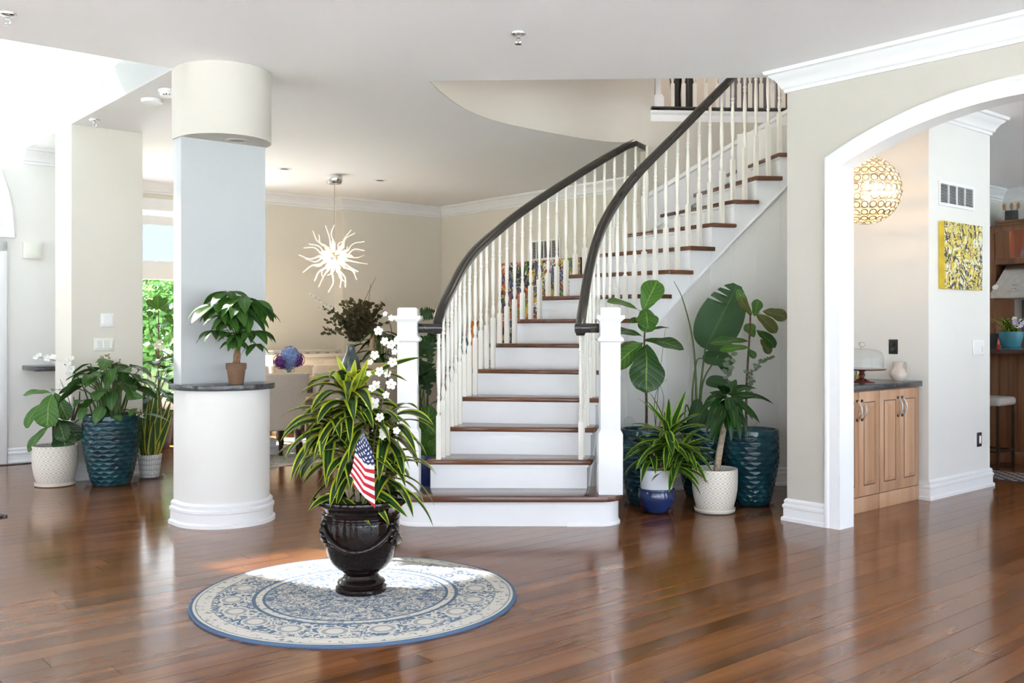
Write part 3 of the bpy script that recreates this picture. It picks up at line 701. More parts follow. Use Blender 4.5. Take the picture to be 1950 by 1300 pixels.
m = MB(); m.box(1.14, 1.26, 9.16, 10.65, Z2-0.2, 5.6); struct(m.build('wall_hall_left', PALE, None, 0))
m = MB(); m.box(-0.9, 5.0, 6.5, 6.6, Z2, 5.6); struct(m.build('wall_hall_front', PALE, None, 0))
m = MB(); m.box(5.0, 5.1, 6.5, 10.65, Z2, 5.6); struct(m.build('wall_hall_right', HALLWALL, None, 0))
m = MB(); m.box(-0.9, 5.0, 6.5, 10.65, 5.6, 5.7); struct(m.build('ceiling_hall', CEIL, None, 0))

# --- ground outside and trees beyond the dining window
m = MB(); m.box(-60, 60, -60, 60, -0.6, -0.4); g = m.build('ground_outside', GRASS, None, 0); struct(g)
m = MB(); m.hbox(UV0-16, UV1+10, VV0-25, VV1+4.0, -0.39, -0.2); struct(m.build('floor_bounce', BOUNCE, None, 0), 'added pale ground around the house, bouncing sunlight indoors')  # reflector slab added outside, pale to bounce light up to the ceilings
def leafcloud(mb, c, rad, n, size, rg):
    for _ in range(n):
        while True:
            p = Vector((rg.uniform(-1, 1), rg.uniform(-1, 1), rg.uniform(-1, 1)))
            if 0.35 < p.length < 1: break
        q = Vector((c[0]+p.x*rad[0], c[1]+p.y*rad[1], c[2]+p.z*rad[2]))
        a = Vector((rg.uniform(-1, 1), rg.uniform(-1, 1), rg.uniform(-0.7, 0.3))).normalized(); b_ = a.orthogonal().normalized()
        s_ = size*rg.uniform(0.7, 1.3)
        mb.add([q, q+a*s_*0.5+b_*s_*0.3, q+a*s_, q+a*s_*0.5-b_*s_*0.3], [(0, 1, 2, 3)])
def tree(u, v, h, r, label, seed):
    rg = random.Random(seed); t = thing('garden_tree', label, 'tree', W(u, v, -0.4), 0, 'trees outside the dining window')
    m = MB(); m.tube([(0, 0, 0), (0.05, 0, h*0.3), (0, 0.05, h*0.6)], [0.16, 0.12, 0.05], 8); m.build('trunk', BARK, t)
    m = MB(); leafcloud(m, (0, 0, h*0.52), (r, r, h*0.46), 4500, 0.2, rg); o = m.build('foliage', TREEL, t, 0); o['kind'] = 'stuff'
tree(4.05, 18.5, 2.9, 1.30, 'leafy green tree outside the dining window, leftmost', 1)
tree(7.15, 18.5, 3.0, 1.30, 'leafy green tree outside the dining window, middle', 2)
tree(10.25, 18.5, 2.9, 1.30, 'leafy green tree outside the dining window, rightmost', 3)

# ================================================================== STAIRCASE
INN = {1: (0.50, 6.38), 2: (0.549, 6.64), 3: (0.591, 6.88), 4: (0.645, 7.10), 5: (0.715, 7.28), 6: (0.81, 7.42), 7: (0.93, 7.54), 8: (1.08, 7.635), 9: (1.258, 7.715), 10: (1.442, 7.79), 11: (1.63, 7.87), 12: (1.819, 7.925), 13: (2.008, 7.95), 14: (2.198, 7.965), 15: (2.385, 7.97), 16: (2.57, 7.965), 17: (2.75, 7.95), 18: (2.93, 7.93)}
OUT = {1: (-0.66, 6.34), 2: (-0.597, 6.66), 3: (-0.525, 6.98), 4: (-0.451, 7.275), 5: (-0.337, 7.56), 6: (-0.195, 7.83), 7: (-0.009, 8.07), 8: (0.215, 8.285), 9: (0.461, 8.48), 10: (0.739, 8.66), 11: (1.04, 8.82), 12: (1.377, 8.935), 13: (1.695, 9.0), 14: (2.01, 9.04), 15: (2.33, 9.06), 16: (2.64, 9.06), 17: (2.95, 9.04), 18: (3.26, 9.0)}
def spl(T, s):
    k = int(ffloor(s)); t = s-k; lo, hi = 1, 18
    g = lambda i: Vector(T[max(lo, min(hi, i))])
    a, b_, c, d = g(k-1), g(k), g(k+1), g(k+2)
    return 0.5*((2*b_)+(c-a)*t+(2*a-5*b_+4*c-d)*t*t+(3*b_-a-3*c+d)*t**3)
def inn(s, inset=0.0): a = spl(INN, s); b_ = spl(OUT, s); return a+(b_-a).normalized()*inset
def out(s, inset=0.0): a = spl(OUT, s); b_ = spl(INN, s); return a+(b_-a).normalized()*inset
def tz(k): return RIS*k
def uphill(k):
    d = (spl(OUT, k)-spl(INN, k)).normalized(); n = Vector((d.y, -d.x))
    if n.dot(spl(INN, k+0.5)-spl(INN, k)) < 0: n = -n
    return n
ST = thing('staircase', 'curved white staircase with dark wood treads, black handrails and turned balusters', 'staircase', (0, 0, 0))
TT = 0.034
for k in range(2, 17):
    n1 = uphill(k+1)*0.035
    a, b_, c, d = inn(k), out(k), out(k+1)+n1, inn(k+1)+n1
    poly = [a]+[b_]+[out(k+0.5), c, d, inn(k+0.5)]
    if k >= 12: poly[1] = out(k, -0.1); poly[2] = out(k+0.5, -0.1); poly[3] = out(k+1, -0.1)+n1
    m = MB(); m.prism([(p.x, p.y) for p in poly], tz(k)-TT, tz(k)); m.build('tread', TREADM, ST, 35, 0.011, 2)
    # cove under the nosing
    un = uphill(k)
    m = MB(); q0, q1 = inn(k, 0.02)+un*0.012, out(k, 0.02)+un*0.012; q2, q3 = q1+un*0.02, q0+un*0.02
    m.prism([(p.x, p.y) for p in (q0, q1, q2, q3)], tz(k)-TT-0.016, tz(k)-TT+0.002); m.build('cove', STAIRWHITE, ST, 0)
    r0, r1 = inn(k, 0.032)+un*0.026, out(k, 0.032)+un*0.026
    if k >= 12: r1 = out(k, -0.1)+un*0.026
    m = MB(); m.prism([(p.x, p.y) for p in (r0, r1, r1+un*0.02, r0+un*0.02)], tz(k-1)-0.005, tz(k)-TT+0.001); m.build('riser', STAIRWHITE, ST, 0)
# bottom bullnose step
def bull(g):
    xl, xr, yf, yb, r = -0.775-g, 0.735+g, 6.33-g, 6.76, 0.17+g
    pts = [(xl+r, yf)] + [(xr-r, yf)]
    pts += [(xr-r+r*sin(pi/2*i/10), yf+r-r*cos(pi/2*i/10)) for i in range(1, 11)]
    pts += [(xr, yb), (xl, yb)]
    pts += [(xl+r-r*cos(pi/2*i/10), yf+r-r*sin(pi/2*i/10)) for i in range(0, 10)]
    return pts
m = MB(); m.prism(bull(0.012), tz(1)-TT, tz(1)); m.build('tread', TREADM, ST, 35, 0.011, 2)
m = MB(); m.prism(bull(-0.02), 0.0, tz(1)-TT+0.001); m.build('riser', STAIRWHITE, ST, 25)
bp = bull(-0.02)
SHOE = [(0, 0), (0.012, 0), (0.012, 0.012), (0.004, 0.024), (0, 0.024)]
m = MB(); m.sweep([(0.36, bp[1][1])]+bp[1:12]+[bp[12]], SHOE, -1); m.build('shoe_moulding', STAIRWHITE, ST, 25)
m = MB(); m.sweep([bp[13]]+bp[14:]+[bp[0], (-0.36, bp[0][1])], SHOE, -1); m.build('shoe_moulding', STAIRWHITE, ST, 25)
# stringers, wall below, diagonal moulding
def stringer(fn, k0, k1, sgn):
    SD = 0.33
    top, wallp = MB(), MB(); mould = []
    ss = []
    for k in range(k0, k1):
        for j in range(4): ss.append((k+j/4, k+(j+1)/4, k))
    for s0, s1, k in ss:
        un = uphill(k+0.5)*0.03
        p0, p1 = fn(s0, 0.034)+un, fn(s1, 0.034)+un; q0, q1 = fn(s0, 0.06)+un, fn(s1, 0.06)+un; r0, r1 = fn(s0, 0.16)+un, fn(s1, 0.16)+un
        zt = tz(k)-TT+0.002; za, zb_ = max(0.0, RIS*s0-SD), max(0.0, RIS*s1-SD)
        vs = [(p0.x, p0.y, za), (p1.x, p1.y, zb_), (p1.x, p1.y, zt), (p0.x, p0.y, zt), (q0.x, q0.y, za), (q1.x, q1.y, zb_), (q1.x, q1.y, zt), (q0.x, q0.y, zt)]
        top.add(vs, [(0, 1, 2, 3), (7, 6, 5, 4), (0, 4, 5, 1), (3, 2, 6, 7), (0, 3, 7, 4), (1, 5, 6, 2)])
        if zb_ > 0.01:
            p0, p1 = fn(s0, 0.05)+un, fn(s1, 0.05)+un
            vs = [(p0.x, p0.y, 0), (p1.x, p1.y, 0), (p1.x, p1.y, zb_+0.03), (p0.x, p0.y, za+0.03), (r0.x, r0.y, 0), (r1.x, r1.y, 0), (r1.x, r1.y, zb_+0.03), (r0.x, r0.y, za+0.03)]
            wallp.add(vs, [(0, 1, 2, 3), (7, 6, 5, 4), (0, 4, 5, 1), (3, 2, 6, 7), (0, 3, 7, 4), (1, 5, 6, 2)])
            p0, p1 = fn(s0, 0.034)+un, fn(s1, 0.034)+un
            if not mould: mould.append((p0.x, p0.y, za))
            mould.append((p1.x, p1.y, zb_))
    top.build('stringer', STAIRWHITE, ST, 30)
    mm = MB(); mm.tube(mould, 0.011, 8); mm.build('stringer_moulding', STAIRWHITE, ST)
    return wallp, mould
wp_, md_ = stringer(inn, 2, 17, 1); struct(wp_.build('wall_under_stair', PALE, None, 20), 'white curved wall under the stair')
bl = [inn(s/4, 0.05)+uphill(s/4)*0.03 for s in range(20, 66)]
m = MB(); m.sweep([(p.x, p.y) for p in bl], BASEP, -1); struct(m.build('baseboard_stair', WHITE, None, 25))
wp_, md_ = stringer(out, 2, 12, -1); struct(wp_.build('wall_under_stair_outer', PALE, None, 20))
# skirt rising along the far wall
m = MB(); sk = []
for i in range(0, 22):
    s = 11.5+i*0.25; p = out(s, -0.035); sk.append((p.x, p.y, RIS*s))
m.sweep(sk, [(0, -0.1), (0.02, -0.1), (0.02, 0.2), (0.03, 0.22), (0.016, 0.25), (0, 0.26)], -1); m.build('wall_skirt', STAIRWHITE, ST, 25)

# balusters
_bc = {}
def baluster_mesh(Hh):
    Hh = round(Hh/0.02)*0.02
    if Hh in _bc: return _bc[Hh]
    m = MB(); b_ = max(0.12, Hh-0.66); q = 0.0165
    m.box(-q, q, -q, q, 0, b_)
    T = Hh-b_
    prof = [(0.0165, 0), (0.012, 0.008), (0.010, 0.02), (0.0145, 0.035), (0.0165, 0.055), (0.015, 0.08), (0.010, 0.105), (0.0095, 0.115), (0.014, 0.123), (0.014, 0.133), (0.0095, 0.142), (0.012, 0.17), (0.0155, 0.24), (0.0165, 0.30), (0.015, 0.37), (0.011, 0.45), (0.010, 0.462), (0.0145, 0.47), (0.0145, 0.478), (0.010, 0.486), (0.0145, 0.50), (0.0145, 0.508), (0.010, 0.52), (0.0125, 0.54), (0.0135, 0.58), (0.012, 0.64), (0.0115, T)]
    prof = [p for p in prof if p[1] < T-0.005]+[(0.0115, T)]
    m.lathe(prof, 10, (0, 0, b_), False)
    _bc[Hh] = m.mesh('baluster', BALW, 40); return _bc[Hh]
def tab(T, s):
    for (a, x), (b_, y) in zip(T, T[1:]):
        if s <= b_: t = (s-a)/(b_-a); t = max(0, min(1, t)); return x+(y-x)*t
    return T[-1][1]
HIN = [(2, 0.905), (3, 0.875), (4, 0.92), (5.5, 0.985), (7.4, 0.98), (9.7, 0.965), (12, 0.98), (17, 0.98)]
HOUT = [(2, 0.93), (2.4, 0.985), (4.7, 0.965), (6, 0.905), (9, 0.835), (11, 0.815), (12, 0.8)]
def railz(tabl, s): return RIS*s+tab(tabl, s)
IB, OB = 0.082, 0.08
for k in range(2, 17):
    for f in (0.22, 0.74):
        s = k+f; p = inn(s, IB); h = railz(HIN, s)-tz(k)-0.02
        o = link('baluster', baluster_mesh(h), ST); o.location = (p.x, p.y, tz(k)); o.rotation_euler.z = atan2(uphill(s).y, uphill(s).x)
    if k <= 11:
        for f in (0.13, 0.46, 0.8):
            s = k+f
            if s > 11.5: continue
            p = out(s, OB); zr = min(railz(HOUT, s), railz(HOUT, 11.0)); h = zr-tz(k)-0.02
            o = link('baluster', baluster_mesh(h), ST); o.location = (p.x, p.y, tz(k)); o.rotation_euler.z = atan2(uphill(s).y, uphill(s).x)
# newels
def newel(x, y, label):
    t = None
    z0 = tz(1); nm = MB(); a, b_ = 0.081, 0.067
    nm.box(x-a, x+a, y-a, y+a, z0, 0.60); nm.box(x-b_, x+b_, y-b_, y+b_, 0.60, 1.40)
    o = nm.build('newel_post', STAIRWHITE, ST, 0, 0.005); o['label'] = label
    m = MB()
    def ring(z0, z1, w0, w1):
        m.lathe([(w0*sqrt(2), z0), (w1*sqrt(2), z1)], 4, (x, y, 0), True, pi/4)
    ring(0.60, 0.625, a, b_); m.build('newel_base_cap', STAIRWHITE, o, 0)
    m = MB(); ring(1.205, 1.218, b_, 0.086); ring(1.218, 1.232, 0.086, 0.086); ring(1.232, 1.25, 0.086, b_); m.build('newel_collar', STAIRWHITE, o, 0)
    m = MB(); ring(1.34, 1.362, b_, 0.088); ring(1.362, 1.385, 0.092, 0.092); ring(1.385, 1.43, 0.066, 0.066); ring(1.43, 1.44, 0.066, 0.058); m.build('newel_cap', STAIRWHITE, o, 0)
NR, NL = (0.654, 6.475), (-0.707, 6.575)
newel(*NR, 'right newel post'); newel(*NL, 'left newel post')
m = MB(); m.box(NL[0]+0.067, NL[0]+0.072, NL[1]-0.03, NL[1]+0.03, 0.93, 0.985); o = m.build('gate_catch', CHROME, ST, 0)
m = MB(); m.box(NR[0]-0.086, NR[0]-0.081, NR[1]-0.03, NR[1]+0.03, 0.36, 0.40); o = m.build('gate_catch', CHROME, ST, 0)
# handrails
def rail(pts, name, label):
    w, h = 0.034, 0.03
    sec = [(-0.8*w, -h), (0.8*w, -h), (0.9*w, -0.4*h), (w, 0.0), (w, 0.45*h), (0.72*w, 0.9*h), (0.3*w, 1.1*h), (-0.3*w, 1.1*h), (-0.72*w, 0.9*h), (-w, 0.45*h), (-w, 0), (-0.9*w, -0.4*h)]
    pts = [Vector(p) for p in pts]; vs = []; fs = []; n = len(sec); K = len(pts)
    for i, p in enumerate(pts):
        t = (pts[min(i+1, K-1)]-pts[max(i-1, 0)]).normalized()
        th = Vector((t.x, t.y, 0))
        if th.length < 1e-4: th = Vector((0, 1, 0))
        th.normalize(); sd = Vector((th.y, -th.x, 0)); up = sd.cross(t).normalized()
        if up.z < 0: up = -up
        for (a, b_) in sec: vs.append(p+sd*a+up*b_)
    for i in range(K-1):
        for j in range(n): fs.append((i*n+j, (i+1)*n+j, (i+1)*n+(j+1) % n, i*n+(j+1) % n))
    fs.append(tuple(range(n))); fs.append(tuple(reversed(range((K-1)*n, K*n))))
    m = MB(); m.add(vs, fs); o = m.build(name, RAILM, ST, 40); o['label'] = label
pr = []
for i in range(0, 57):
    s = 2.05+i*0.25; p = inn(s, IB); pr.append((p.x, p.y, railz(HIN, s)))
p0 = inn(2.05, IB)
rail([(p0.x, p0.y-0.045, 1.27), (p0.x, p0.y-0.02, 1.30)]+pr, 'handrail', 'black inner handrail')
rail([(NR[0]-0.067, NR[1]+0.05, 1.30), ((NR[0]+p0.x)/2, NR[1]+0.06, 1.30), (p0.x-0.03, p0.y-0.06, 1.30)], 'handrail', 'black handrail end at newel')
pr = []
for i in range(0, 37):
    s = 2.05+i*0.25; p = out(s, OB); pr.append((p.x, p.y, min(railz(HOUT, s), railz(HOUT, 11.0))))
pr = [q for q in pr]
p0 = out(2.05, OB); pe = pr[-1]
rail([(p0.x, p0.y-0.045, 1.28), (p0.x, p0.y-0.02, 1.315)]+pr+[(1.225, 9.0, pe[2])], 'handrail', 'black outer handrail')
rail([(NL[0]+0.067, NL[1]+0.03, 1.30), (p0.x+0.03, p0.y-0.055, 1.30)], 'handrail', 'black handrail end at newel')
# upper landing edge and balustrade
LB = thing('landing_balustrade', 'white baluster railing with dark nosing along the upper landing', 'railing', (0, 0, 0))
lp = [(1.30, 9.06)]+[(p.x, p.y) for p in OUTWALL if p.x > 1.32]
m = MB(); m.sweep(lp, [(-0.16, Z2+0.001), (-0.16, Z2+0.034), (0.035, Z2+0.034), (0.045, Z2+0.018), (0.035, Z2+0.001)], -1); m.build('nosing', RAILM, LB, 30)
m = MB(); m.sweep(lp, [(0, Z2-0.10), (0.010, Z2-0.10), (0.012, Z2-0.04), (0.028, Z2-0.02), (0.028, Z2), (0, Z2)], -1); m.build('fascia', STAIRWHITE, LB, 30)
m = MB(); m.sweep(lp, [(-0.10, Z2+0.93), (-0.10, Z2+0.99), (-0.035, Z2+0.99), (-0.035, Z2+0.93)], -1); m.build('rail', RAILM, LB, 30)
me_ = baluster_mesh(0.90)
x = 1.52
while x < 2.95:
    o = link('baluster', me_, LB); o.location = (x, 9.15, Z2+0.034); x += 0.105
m = MB(); m.box(1.325, 1.43, 9.08, 9.185, Z2+0.034, Z2+0.14); m.box(1.335, 1.42, 9.09, 9.175, Z2+0.14, Z2+0.16); m.box(1.35, 1.405, 9.105, 9.16, Z2+0.16, Z2+1.1); m.build('newel_post', STAIRWHITE, LB, 0, 0.004)
# things on the upper landing
def blackvase(x, y, label, seed):
    rg = random.Random(seed); t = thing('floor_vase', label, 'vase', (x, y, Z2), 0, 'black floor vases on the upper landing')
    m = MB(); m.lathe([(0.05, 0), (0.062, 0.01), (0.055, 0.1), (0.05, 0.25), (0.062, 0.40), (0.07, 0.46), (0.06, 0.46), (0.045, 0.30)], 20); m.build('vase', BLKGLOSS, t)
    for i in range(6):
        a = rg.uniform(0, 6.28); r = rg.uniform(0.05, 0.16); m = MB(); m.tube([(0, 0, 0.35), (r*0.4*cos(a), r*0.4*sin(a), 0.65), (r*cos(a), r*sin(a), 0.95)], [0.006, 0.012, 0.002], 6); m.build('stalk', GREENSTEM, t)
blackvase(1.60, 9.45, 'black floor vase on the upper landing beside the newel', 3)
blackvase(1.73, 9.42, 'black floor vase on the upper landing, right of its twin', 4)
hd = thing('hall_door', 'slate grey hall door with pale blue frame on the upper landing', 'door', (2.37, 10.55, Z2))
m = MB(); m.box(-0.12, -0.02, -0.04, 0, 0, 2.1); m.box(0.42, 0.5, -0.04, 0, 0, 2.1); m.box(-0.12, 0.5, -0.04, 0, 2.02, 2.1); m.build('frame', plain('pale blue frame paint', (0.38, 0.43, 0.52), 0.5), hd, 0)
m = MB(); m.box(-0.02, 0.42, -0.02, 0, 0, 2.02); m.build('door_leaf', HALLDOOR, hd, 0)
hl = thing('added_hall_lamp', 'added white dome lamp lighting the upper landing, unseen', 'ceiling light', (2.4, 9.9, 5.6)); m = MB(); m.lathe([(0.02, -0.12), (0.10, -0.10), (0.15, -0.05), (0.16, -0.015), (0.16, 0)], 28); m.build('shade', PLASTIC, hl)
_l = bpy.data.lights.new('hall_fill_light', 'POINT'); _l.energy = 30; _l.color = (1.0, 0.92, 0.82); _l.shadow_soft_size = 0.12; _lo = bpy.data.objects.new('hall_fill_light', _l); COL.objects.link(_lo); _lo.location = (2.4, 9.9, 5.3)  # light and lamp above added to lift the dark landing
hc = thing('hall_cabinet', 'brown wooden cabinet on the upper landing', 'cabinet', (3.03, 10.35, Z2))
m = MB(); m.box(-0.13, 0.20, -0.15, 0.17, 0.0, 0.95); m.build('body', HALLBROWN, hc, 0, 0.01); m = MB(); m.box(-0.09, 0.03, -0.16, -0.15, 0.1, 0.85); m.build('door', HALLBROWN, hc, 0, 0.005)

# ================================================================== FIXTURES
def CP(px, py): d = (CZ-CAMH)*F/(HY-py); return Vector((tx(px)*d, d, CZ))
def sprinkler(px, py, label):
    t = thing('fire_sprinkler', label, 'sprinkler', CP(px, py), 0, 'ceiling sprinklers')
    m = MB(); m.lathe([(0.045, 0), (0.043, -0.008), (0.03, -0.014), (0.012, -0.016), (0.012, -0.03)][::-1], 20); m.build('escutcheon', CHROME, t)
    m = MB(); m.tube([(0.012, 0, -0.028), (0.014, 0, -0.05), (0, 0, -0.062)], 0.003, 6); m.tube([(-0.012, 0, -0.028), (-0.014, 0, -0.05), (0, 0, -0.062)], 0.003, 6); m.build('frame', CHROME, t)
    m = MB(); m.lathe([(0.003, -0.066), (0.02, -0.066), (0.02, -0.062), (0.003, -0.062)], 14); m.build('deflector', CHROME, t)
sprinkler(987, 63, 'chrome ceiling sprinkler above the stair front'); sprinkler(15, 26, 'chrome ceiling sprinkler in the upper left corner'); sprinkler(180, 228, 'chrome ceiling sprinkler in front of the pier')
t = thing('smoke_detector', 'round white smoke detector with dark slots beside the bulkhead', 'detector', CP(321, 172))
m = MB(); m.lathe([(0.04, -0.05), (0.055, -0.045), (0.06, -0.03), (0.06, -0.02), (0.07, -0.018), (0.072, 0)], 24); m.build('housing', PLASTIC, t)
m = MB(); [m.box(0.045*cos(a)-0.006, 0.045*cos(a)+0.006, 0.052*sin(a)-0.006, 0.052*sin(a)+0.006, -0.044, -0.034) for a in (-1.9, -1.5, -1.1)]; m.build('slot', BLACK, t, 0)
t = thing('ceiling_speaker', 'shallow round white ceiling disc left of the smoke detector', 'detector', CP(290, 190))
m = MB(); m.lathe([(0.055, -0.03), (0.075, -0.025), (0.08, -0.012), (0.082, 0)], 24); m.build('housing', PLASTIC, t); m = MB(); m.lathe([(0.02, -0.034), (0.045, -0.033), (0.05, -0.029)], 20); m.build('grille', PLASTIC, t)
def downlight(p, label, mat=WHITE, lens=VENTDARK):
    t = thing('recessed_light', label, 'ceiling light', p, 0, 'recessed lights'); m = MB(); m.lathe([(0.05, -0.001), (0.05, -0.006), (0.075, -0.006), (0.08, 0)], 24, cap=False); m.build('ring', mat, t); m = MB(); m.lathe([(0.0005, -0.002), (0.05, -0.002)], 24, cap=False); m.build('lens', lens, t)
downlight(CP(542, 321), 'recessed ceiling light left of the sunburst chandelier'); downlight(CP(724, 343), 'recessed ceiling light right of the sunburst chandelier')
q = W(2.80, 6.16, zb-0.001); downlight(q, 'recessed light under the half-round bulkhead', CREAMDIM, GREYSEAT)

def vroot(name, label, cat, u, v, z, group=None): return thing(name, label, cat, W(u, v, z), TH, group)
# switch plates on the pier, v = 8.70 facing -v
def plate(px0, px1, py0, py1, v, n, label, mat=PLASTIC, keymat=PLASTIC, name='light_switch', th=0.008, key=True):
    ua, ub = pv(px0, v), pv(px1, v); um = (ua+ub)/2; d = um*SU+v*CU; z0, z1 = zat(py1, d), zat(py0, d)
    t = vroot(name, label, 'switch', um, v, (z0+z1)/2); w, h = (ub-ua)/2, (z1-z0)/2
    m = MB(); m.box(-w, w, -th, 0, -h, h); m.build('plate', mat, t, 0, 0.003)
    for i in range(n if key else 0):
        c = -w+(2*w)*(i+0.5)/n; m = MB(); m.box(c-0.36*w/n*1.0, c+0.36*w/n*1.0, -th-0.006, -th+0.001, -h*0.55, h*0.55); m.build('rocker', keymat, t, 0, 0.002)
    return t, w, h
plate(191, 217, 597, 622, 8.70, 2, 'white double light switch on the pier, upper of the two plates')
plate(178, 217, 643, 668, 8.70, 3, 'ivory triple light switch on the pier, lower of the two plates', IVORYP)
t, w, h = plate(43, 78, 461, 492, VFRONT, 1, 'ivory square chime box on the foyer wall', IVORYP, IVORYP, 'door_chime', 0.04, False)
m = MB(); m.box(-w*0.7, w*0.7, -0.048, -0.039, -h*0.8, h*0.8); m.build('cover', IVORYP, t, 0, 0.004)
t, w, h = plate(1851, 1872, 648, 676, 3.54, 1, 'white wall control plate beside the kitchen opening', PLASTIC, PLASTIC, 'wall_control', 0.01, False)
m = MB(); m.box(-w*0.8, w*0.8, -0.013, -0.009, -h*0.8, h*0.8); m.build('cover', WHITE, t, 0)
m = MB(); [m.box(w*0.45, w*0.7, -0.015, -0.012, -h*0.5+i*h*0.2, -h*0.5+i*h*0.2+0.004) for i in range(4)]; m.build('button', STEEL, t, 0)
plate(1860, 1868, 823, 850, 3.54, 1, 'black framed low switch near the kitchen baseboard', BLACK, PLASTIC)
# black outlet on the niche side wall (u = 7.14, facing -u)
va, vb = pu(1710, 7.14), pu(1693, 7.14); vm = (va+vb)/2; dd = 7.14*SU+vm*CU
t = thing('wall_outlet', 'black power outlet above the pantry counter', 'outlet', W(7.14, vm, zat(660, dd)), TH); hw = (vb-va)/2
m = MB(); m.box(-0.008, 0, -hw, hw, -0.057, 0.057); m.build('plate', BLACK, t, 0, 0.003)
for z in (-0.022, 0.022): m = MB(); m.box(-0.011, -0.007, -hw*0.5, hw*0.5, z-0.014, z+0.014); m.build('socket', BLKGLOSS, t, 0, 0.002)
# return air vents
def airvent(plane, a, pos, z, w, h, label, nsec=4):
    if plane == 'v': t = thing('air_vent', label, 'vent', W(pos, a, z), TH)
    else: t = thing('air_vent', label, 'vent', W(a, pos, z), TH-pi/2)
    m = MB(); f = 0.022
    m.box(-w, w, -0.012, 0, -h, -h+f); m.box(-w, w, -0.012, 0, h-f, h); m.box(-w, -w+f, -0.012, 0, -h+f, h-f); m.box(w-f, w, -0.012, 0, -h+f, h-f)
    iw = (2*w-2*f)/nsec
    for i in range(1, nsec): c = -w+f+i*iw; m.box(c-0.007, c+0.007, -0.011, 0, -h+f, h-f)
    m.build('frame', WHITE, t, 0)
    m = MB(); m.box(-w+f, w-f, -0.002, 0.0, -h+f, h-f); m.build('cavity', VENTDARK, t, 0)
    for i in range(nsec):
        m = MB(); x0, x1 = -w+f+i*iw+0.007, -w+f+(i+1)*iw-0.007; n = 13
        for j in range(n): z = -h+f+(2*h-2*f)*(j+0.5)/n; m.add([(x0, -0.010, z-0.004), (x1, -0.010, z-0.004), (x1, -0.002, z+0.002), (x0, -0.002, z+0.002)], [(0, 1, 2, 3)])
        m.build('louvre', PLASTIC, t, 0)
ua, ub = pv(1786, 3.54), pv(1853, 3.54); um = (ua+ub)/2; dd = um*SU+3.54*CU
airvent('v', 3.54, um, zat(373, dd), (ub-ua)/2, 0.095, 'white four-panel return vent above the yellow painting')
va, vb = pu(1068, 8.27), pu(1006, 8.27); vm = (va+vb)/2; dd = 8.27*SU+vm*CU
airvent('u', 8.27, vm, 2.30, (vb-va)/2, 0.13, 'white return vent above the dark floral painting in the dining room')
# paintings
ua, ub = pv(1797, 3.50), pv(1869, 3.50); um = (ua+ub)/2; dd = um*SU+3.5*CU; z0, z1 = zat(551, dd), zat(426, dd)
t = vroot('painting', 'yellow abstract canvas with black scribbles under the vent', 'painting', um, 3.54, (z0+z1)/2); w, h = (ub-ua)/2, (z1-z0)/2
m = MB(); m.box(-w, w, -0.045, -0.001, -h, h); m.build('canvas', YELLOWEDGE, t, 0); m = MB(); m.box(-w, w, -0.047, -0.045, -h, h); m.build('paint', PAINT2, t, 0)
va, vb = pu(1110, 8.27), pu(957, 8.27); vm = (va+vb)/2
t = thing('painting', 'large dark abstract floral canvas on the dining wall behind the balusters', 'painting', W(8.27, vm, 1.62), TH-pi/2); w, h = (vb-va)/2, 0.545
m = MB(); m.box(-w, w, -0.045, -0.001, -h, h); m.build('canvas', BLACK, t, 0); m = MB(); m.box(-w, w, -0.047, -0.045, -h, h); m.build('paint', PAINT1, t, 0)
# little wall speaker at the wall end
t = thing('wall_speaker', 'small white wall-mounted speaker on the wall end by the kitchen', 'speaker', W(UVW, 3.72, zat(441, 8.15)), TH)
m = MB(); m.box(0, 0.018, -0.05, 0.05, -0.095, 0.095); m.build('bracket', PLASTIC, t, 0, 0.004); m = MB(); m.box(0.018, 0.075, -0.045, 0.045, -0.06, 0.07); m.build('body', PLASTIC, t, 0, 0.006)
# floor register strip along the foyer wall
m = MB(); m.hbox(1.9, 2.6, VFRONT-0.12, VFRONT-0.035, 0.0005, 0.006); tag(m.build('floor_register', BRASSD, None, 0, 0.002), 'bronze floor register along the foyer baseboard', 'vent')

# ================================================================== PANTRY
CF = 3.625
def door(parent, u0, u1, z0, z1, hs):
    """raised-panel door in local coords (x along u, y into cabinet), hs = -1/+1 side of the pull"""
    m = MB(); m.box(u0, u1, -0.02, -0.001, z0, z1); d = m.build('door', MAPLE, parent, 0, 0.004)
    f = 0.058
    m = MB(); m.box(u0+f, u1-f, -0.0212, -0.0195, z0+f+0.015, z1-f-0.015); m.build('panel_groove', GLAZE, d, 0)
    m = MB(); a, b_, c, e = u0+f+0.007, u1-f-0.007, z0+f+0.022, z1-f-0.022; g = 0.028
    m.add([(a, -0.0214, c), (b_, -0.0214, c), (b_, -0.0214, e), (a, -0.0214, e), (a+g, -0.028, c+g), (b_-g, -0.028, c+g), (b_-g, -0.028, e-g), (a+g, -0.028, e-g)], [(0, 1, 5, 4), (1, 2, 6, 5), (2, 3, 7, 6), (3, 0, 4, 7), (4, 5, 6, 7)]); m.build('panel', MAPLE, d, 0)
    x = u1-0.03 if hs > 0 else u0+0.03; zc = z1-0.13
    pts = [(x, -0.02, zc+0.065)]+[(x, -0.032-0.026*cos(pi*i/10-pi/2), zc+0.062-0.124*i/10) for i in range(11)]+[(x, -0.02, zc-0.065)]
    m = MB(); m.tube(pts, [0.006]*2+[0.0065]*9+[0.006]*2, 8); m.build('pull', PEWTER, d)
    m = MB(); [m.lathe([(0.010, 0), (0.010, 0.008)], 10) for _ in (0,)]; m.v = [Vector((x+p.x, -0.02-p.z, zc+0.067+p.y)) for p in m.v]; k = len(m.v); m.add([(p.x, p.y, p.z-0.134) for p in m.v[:k]], [tuple(f_) for f_ in m.f]); m.build('pull_foot', BRASSD, d)
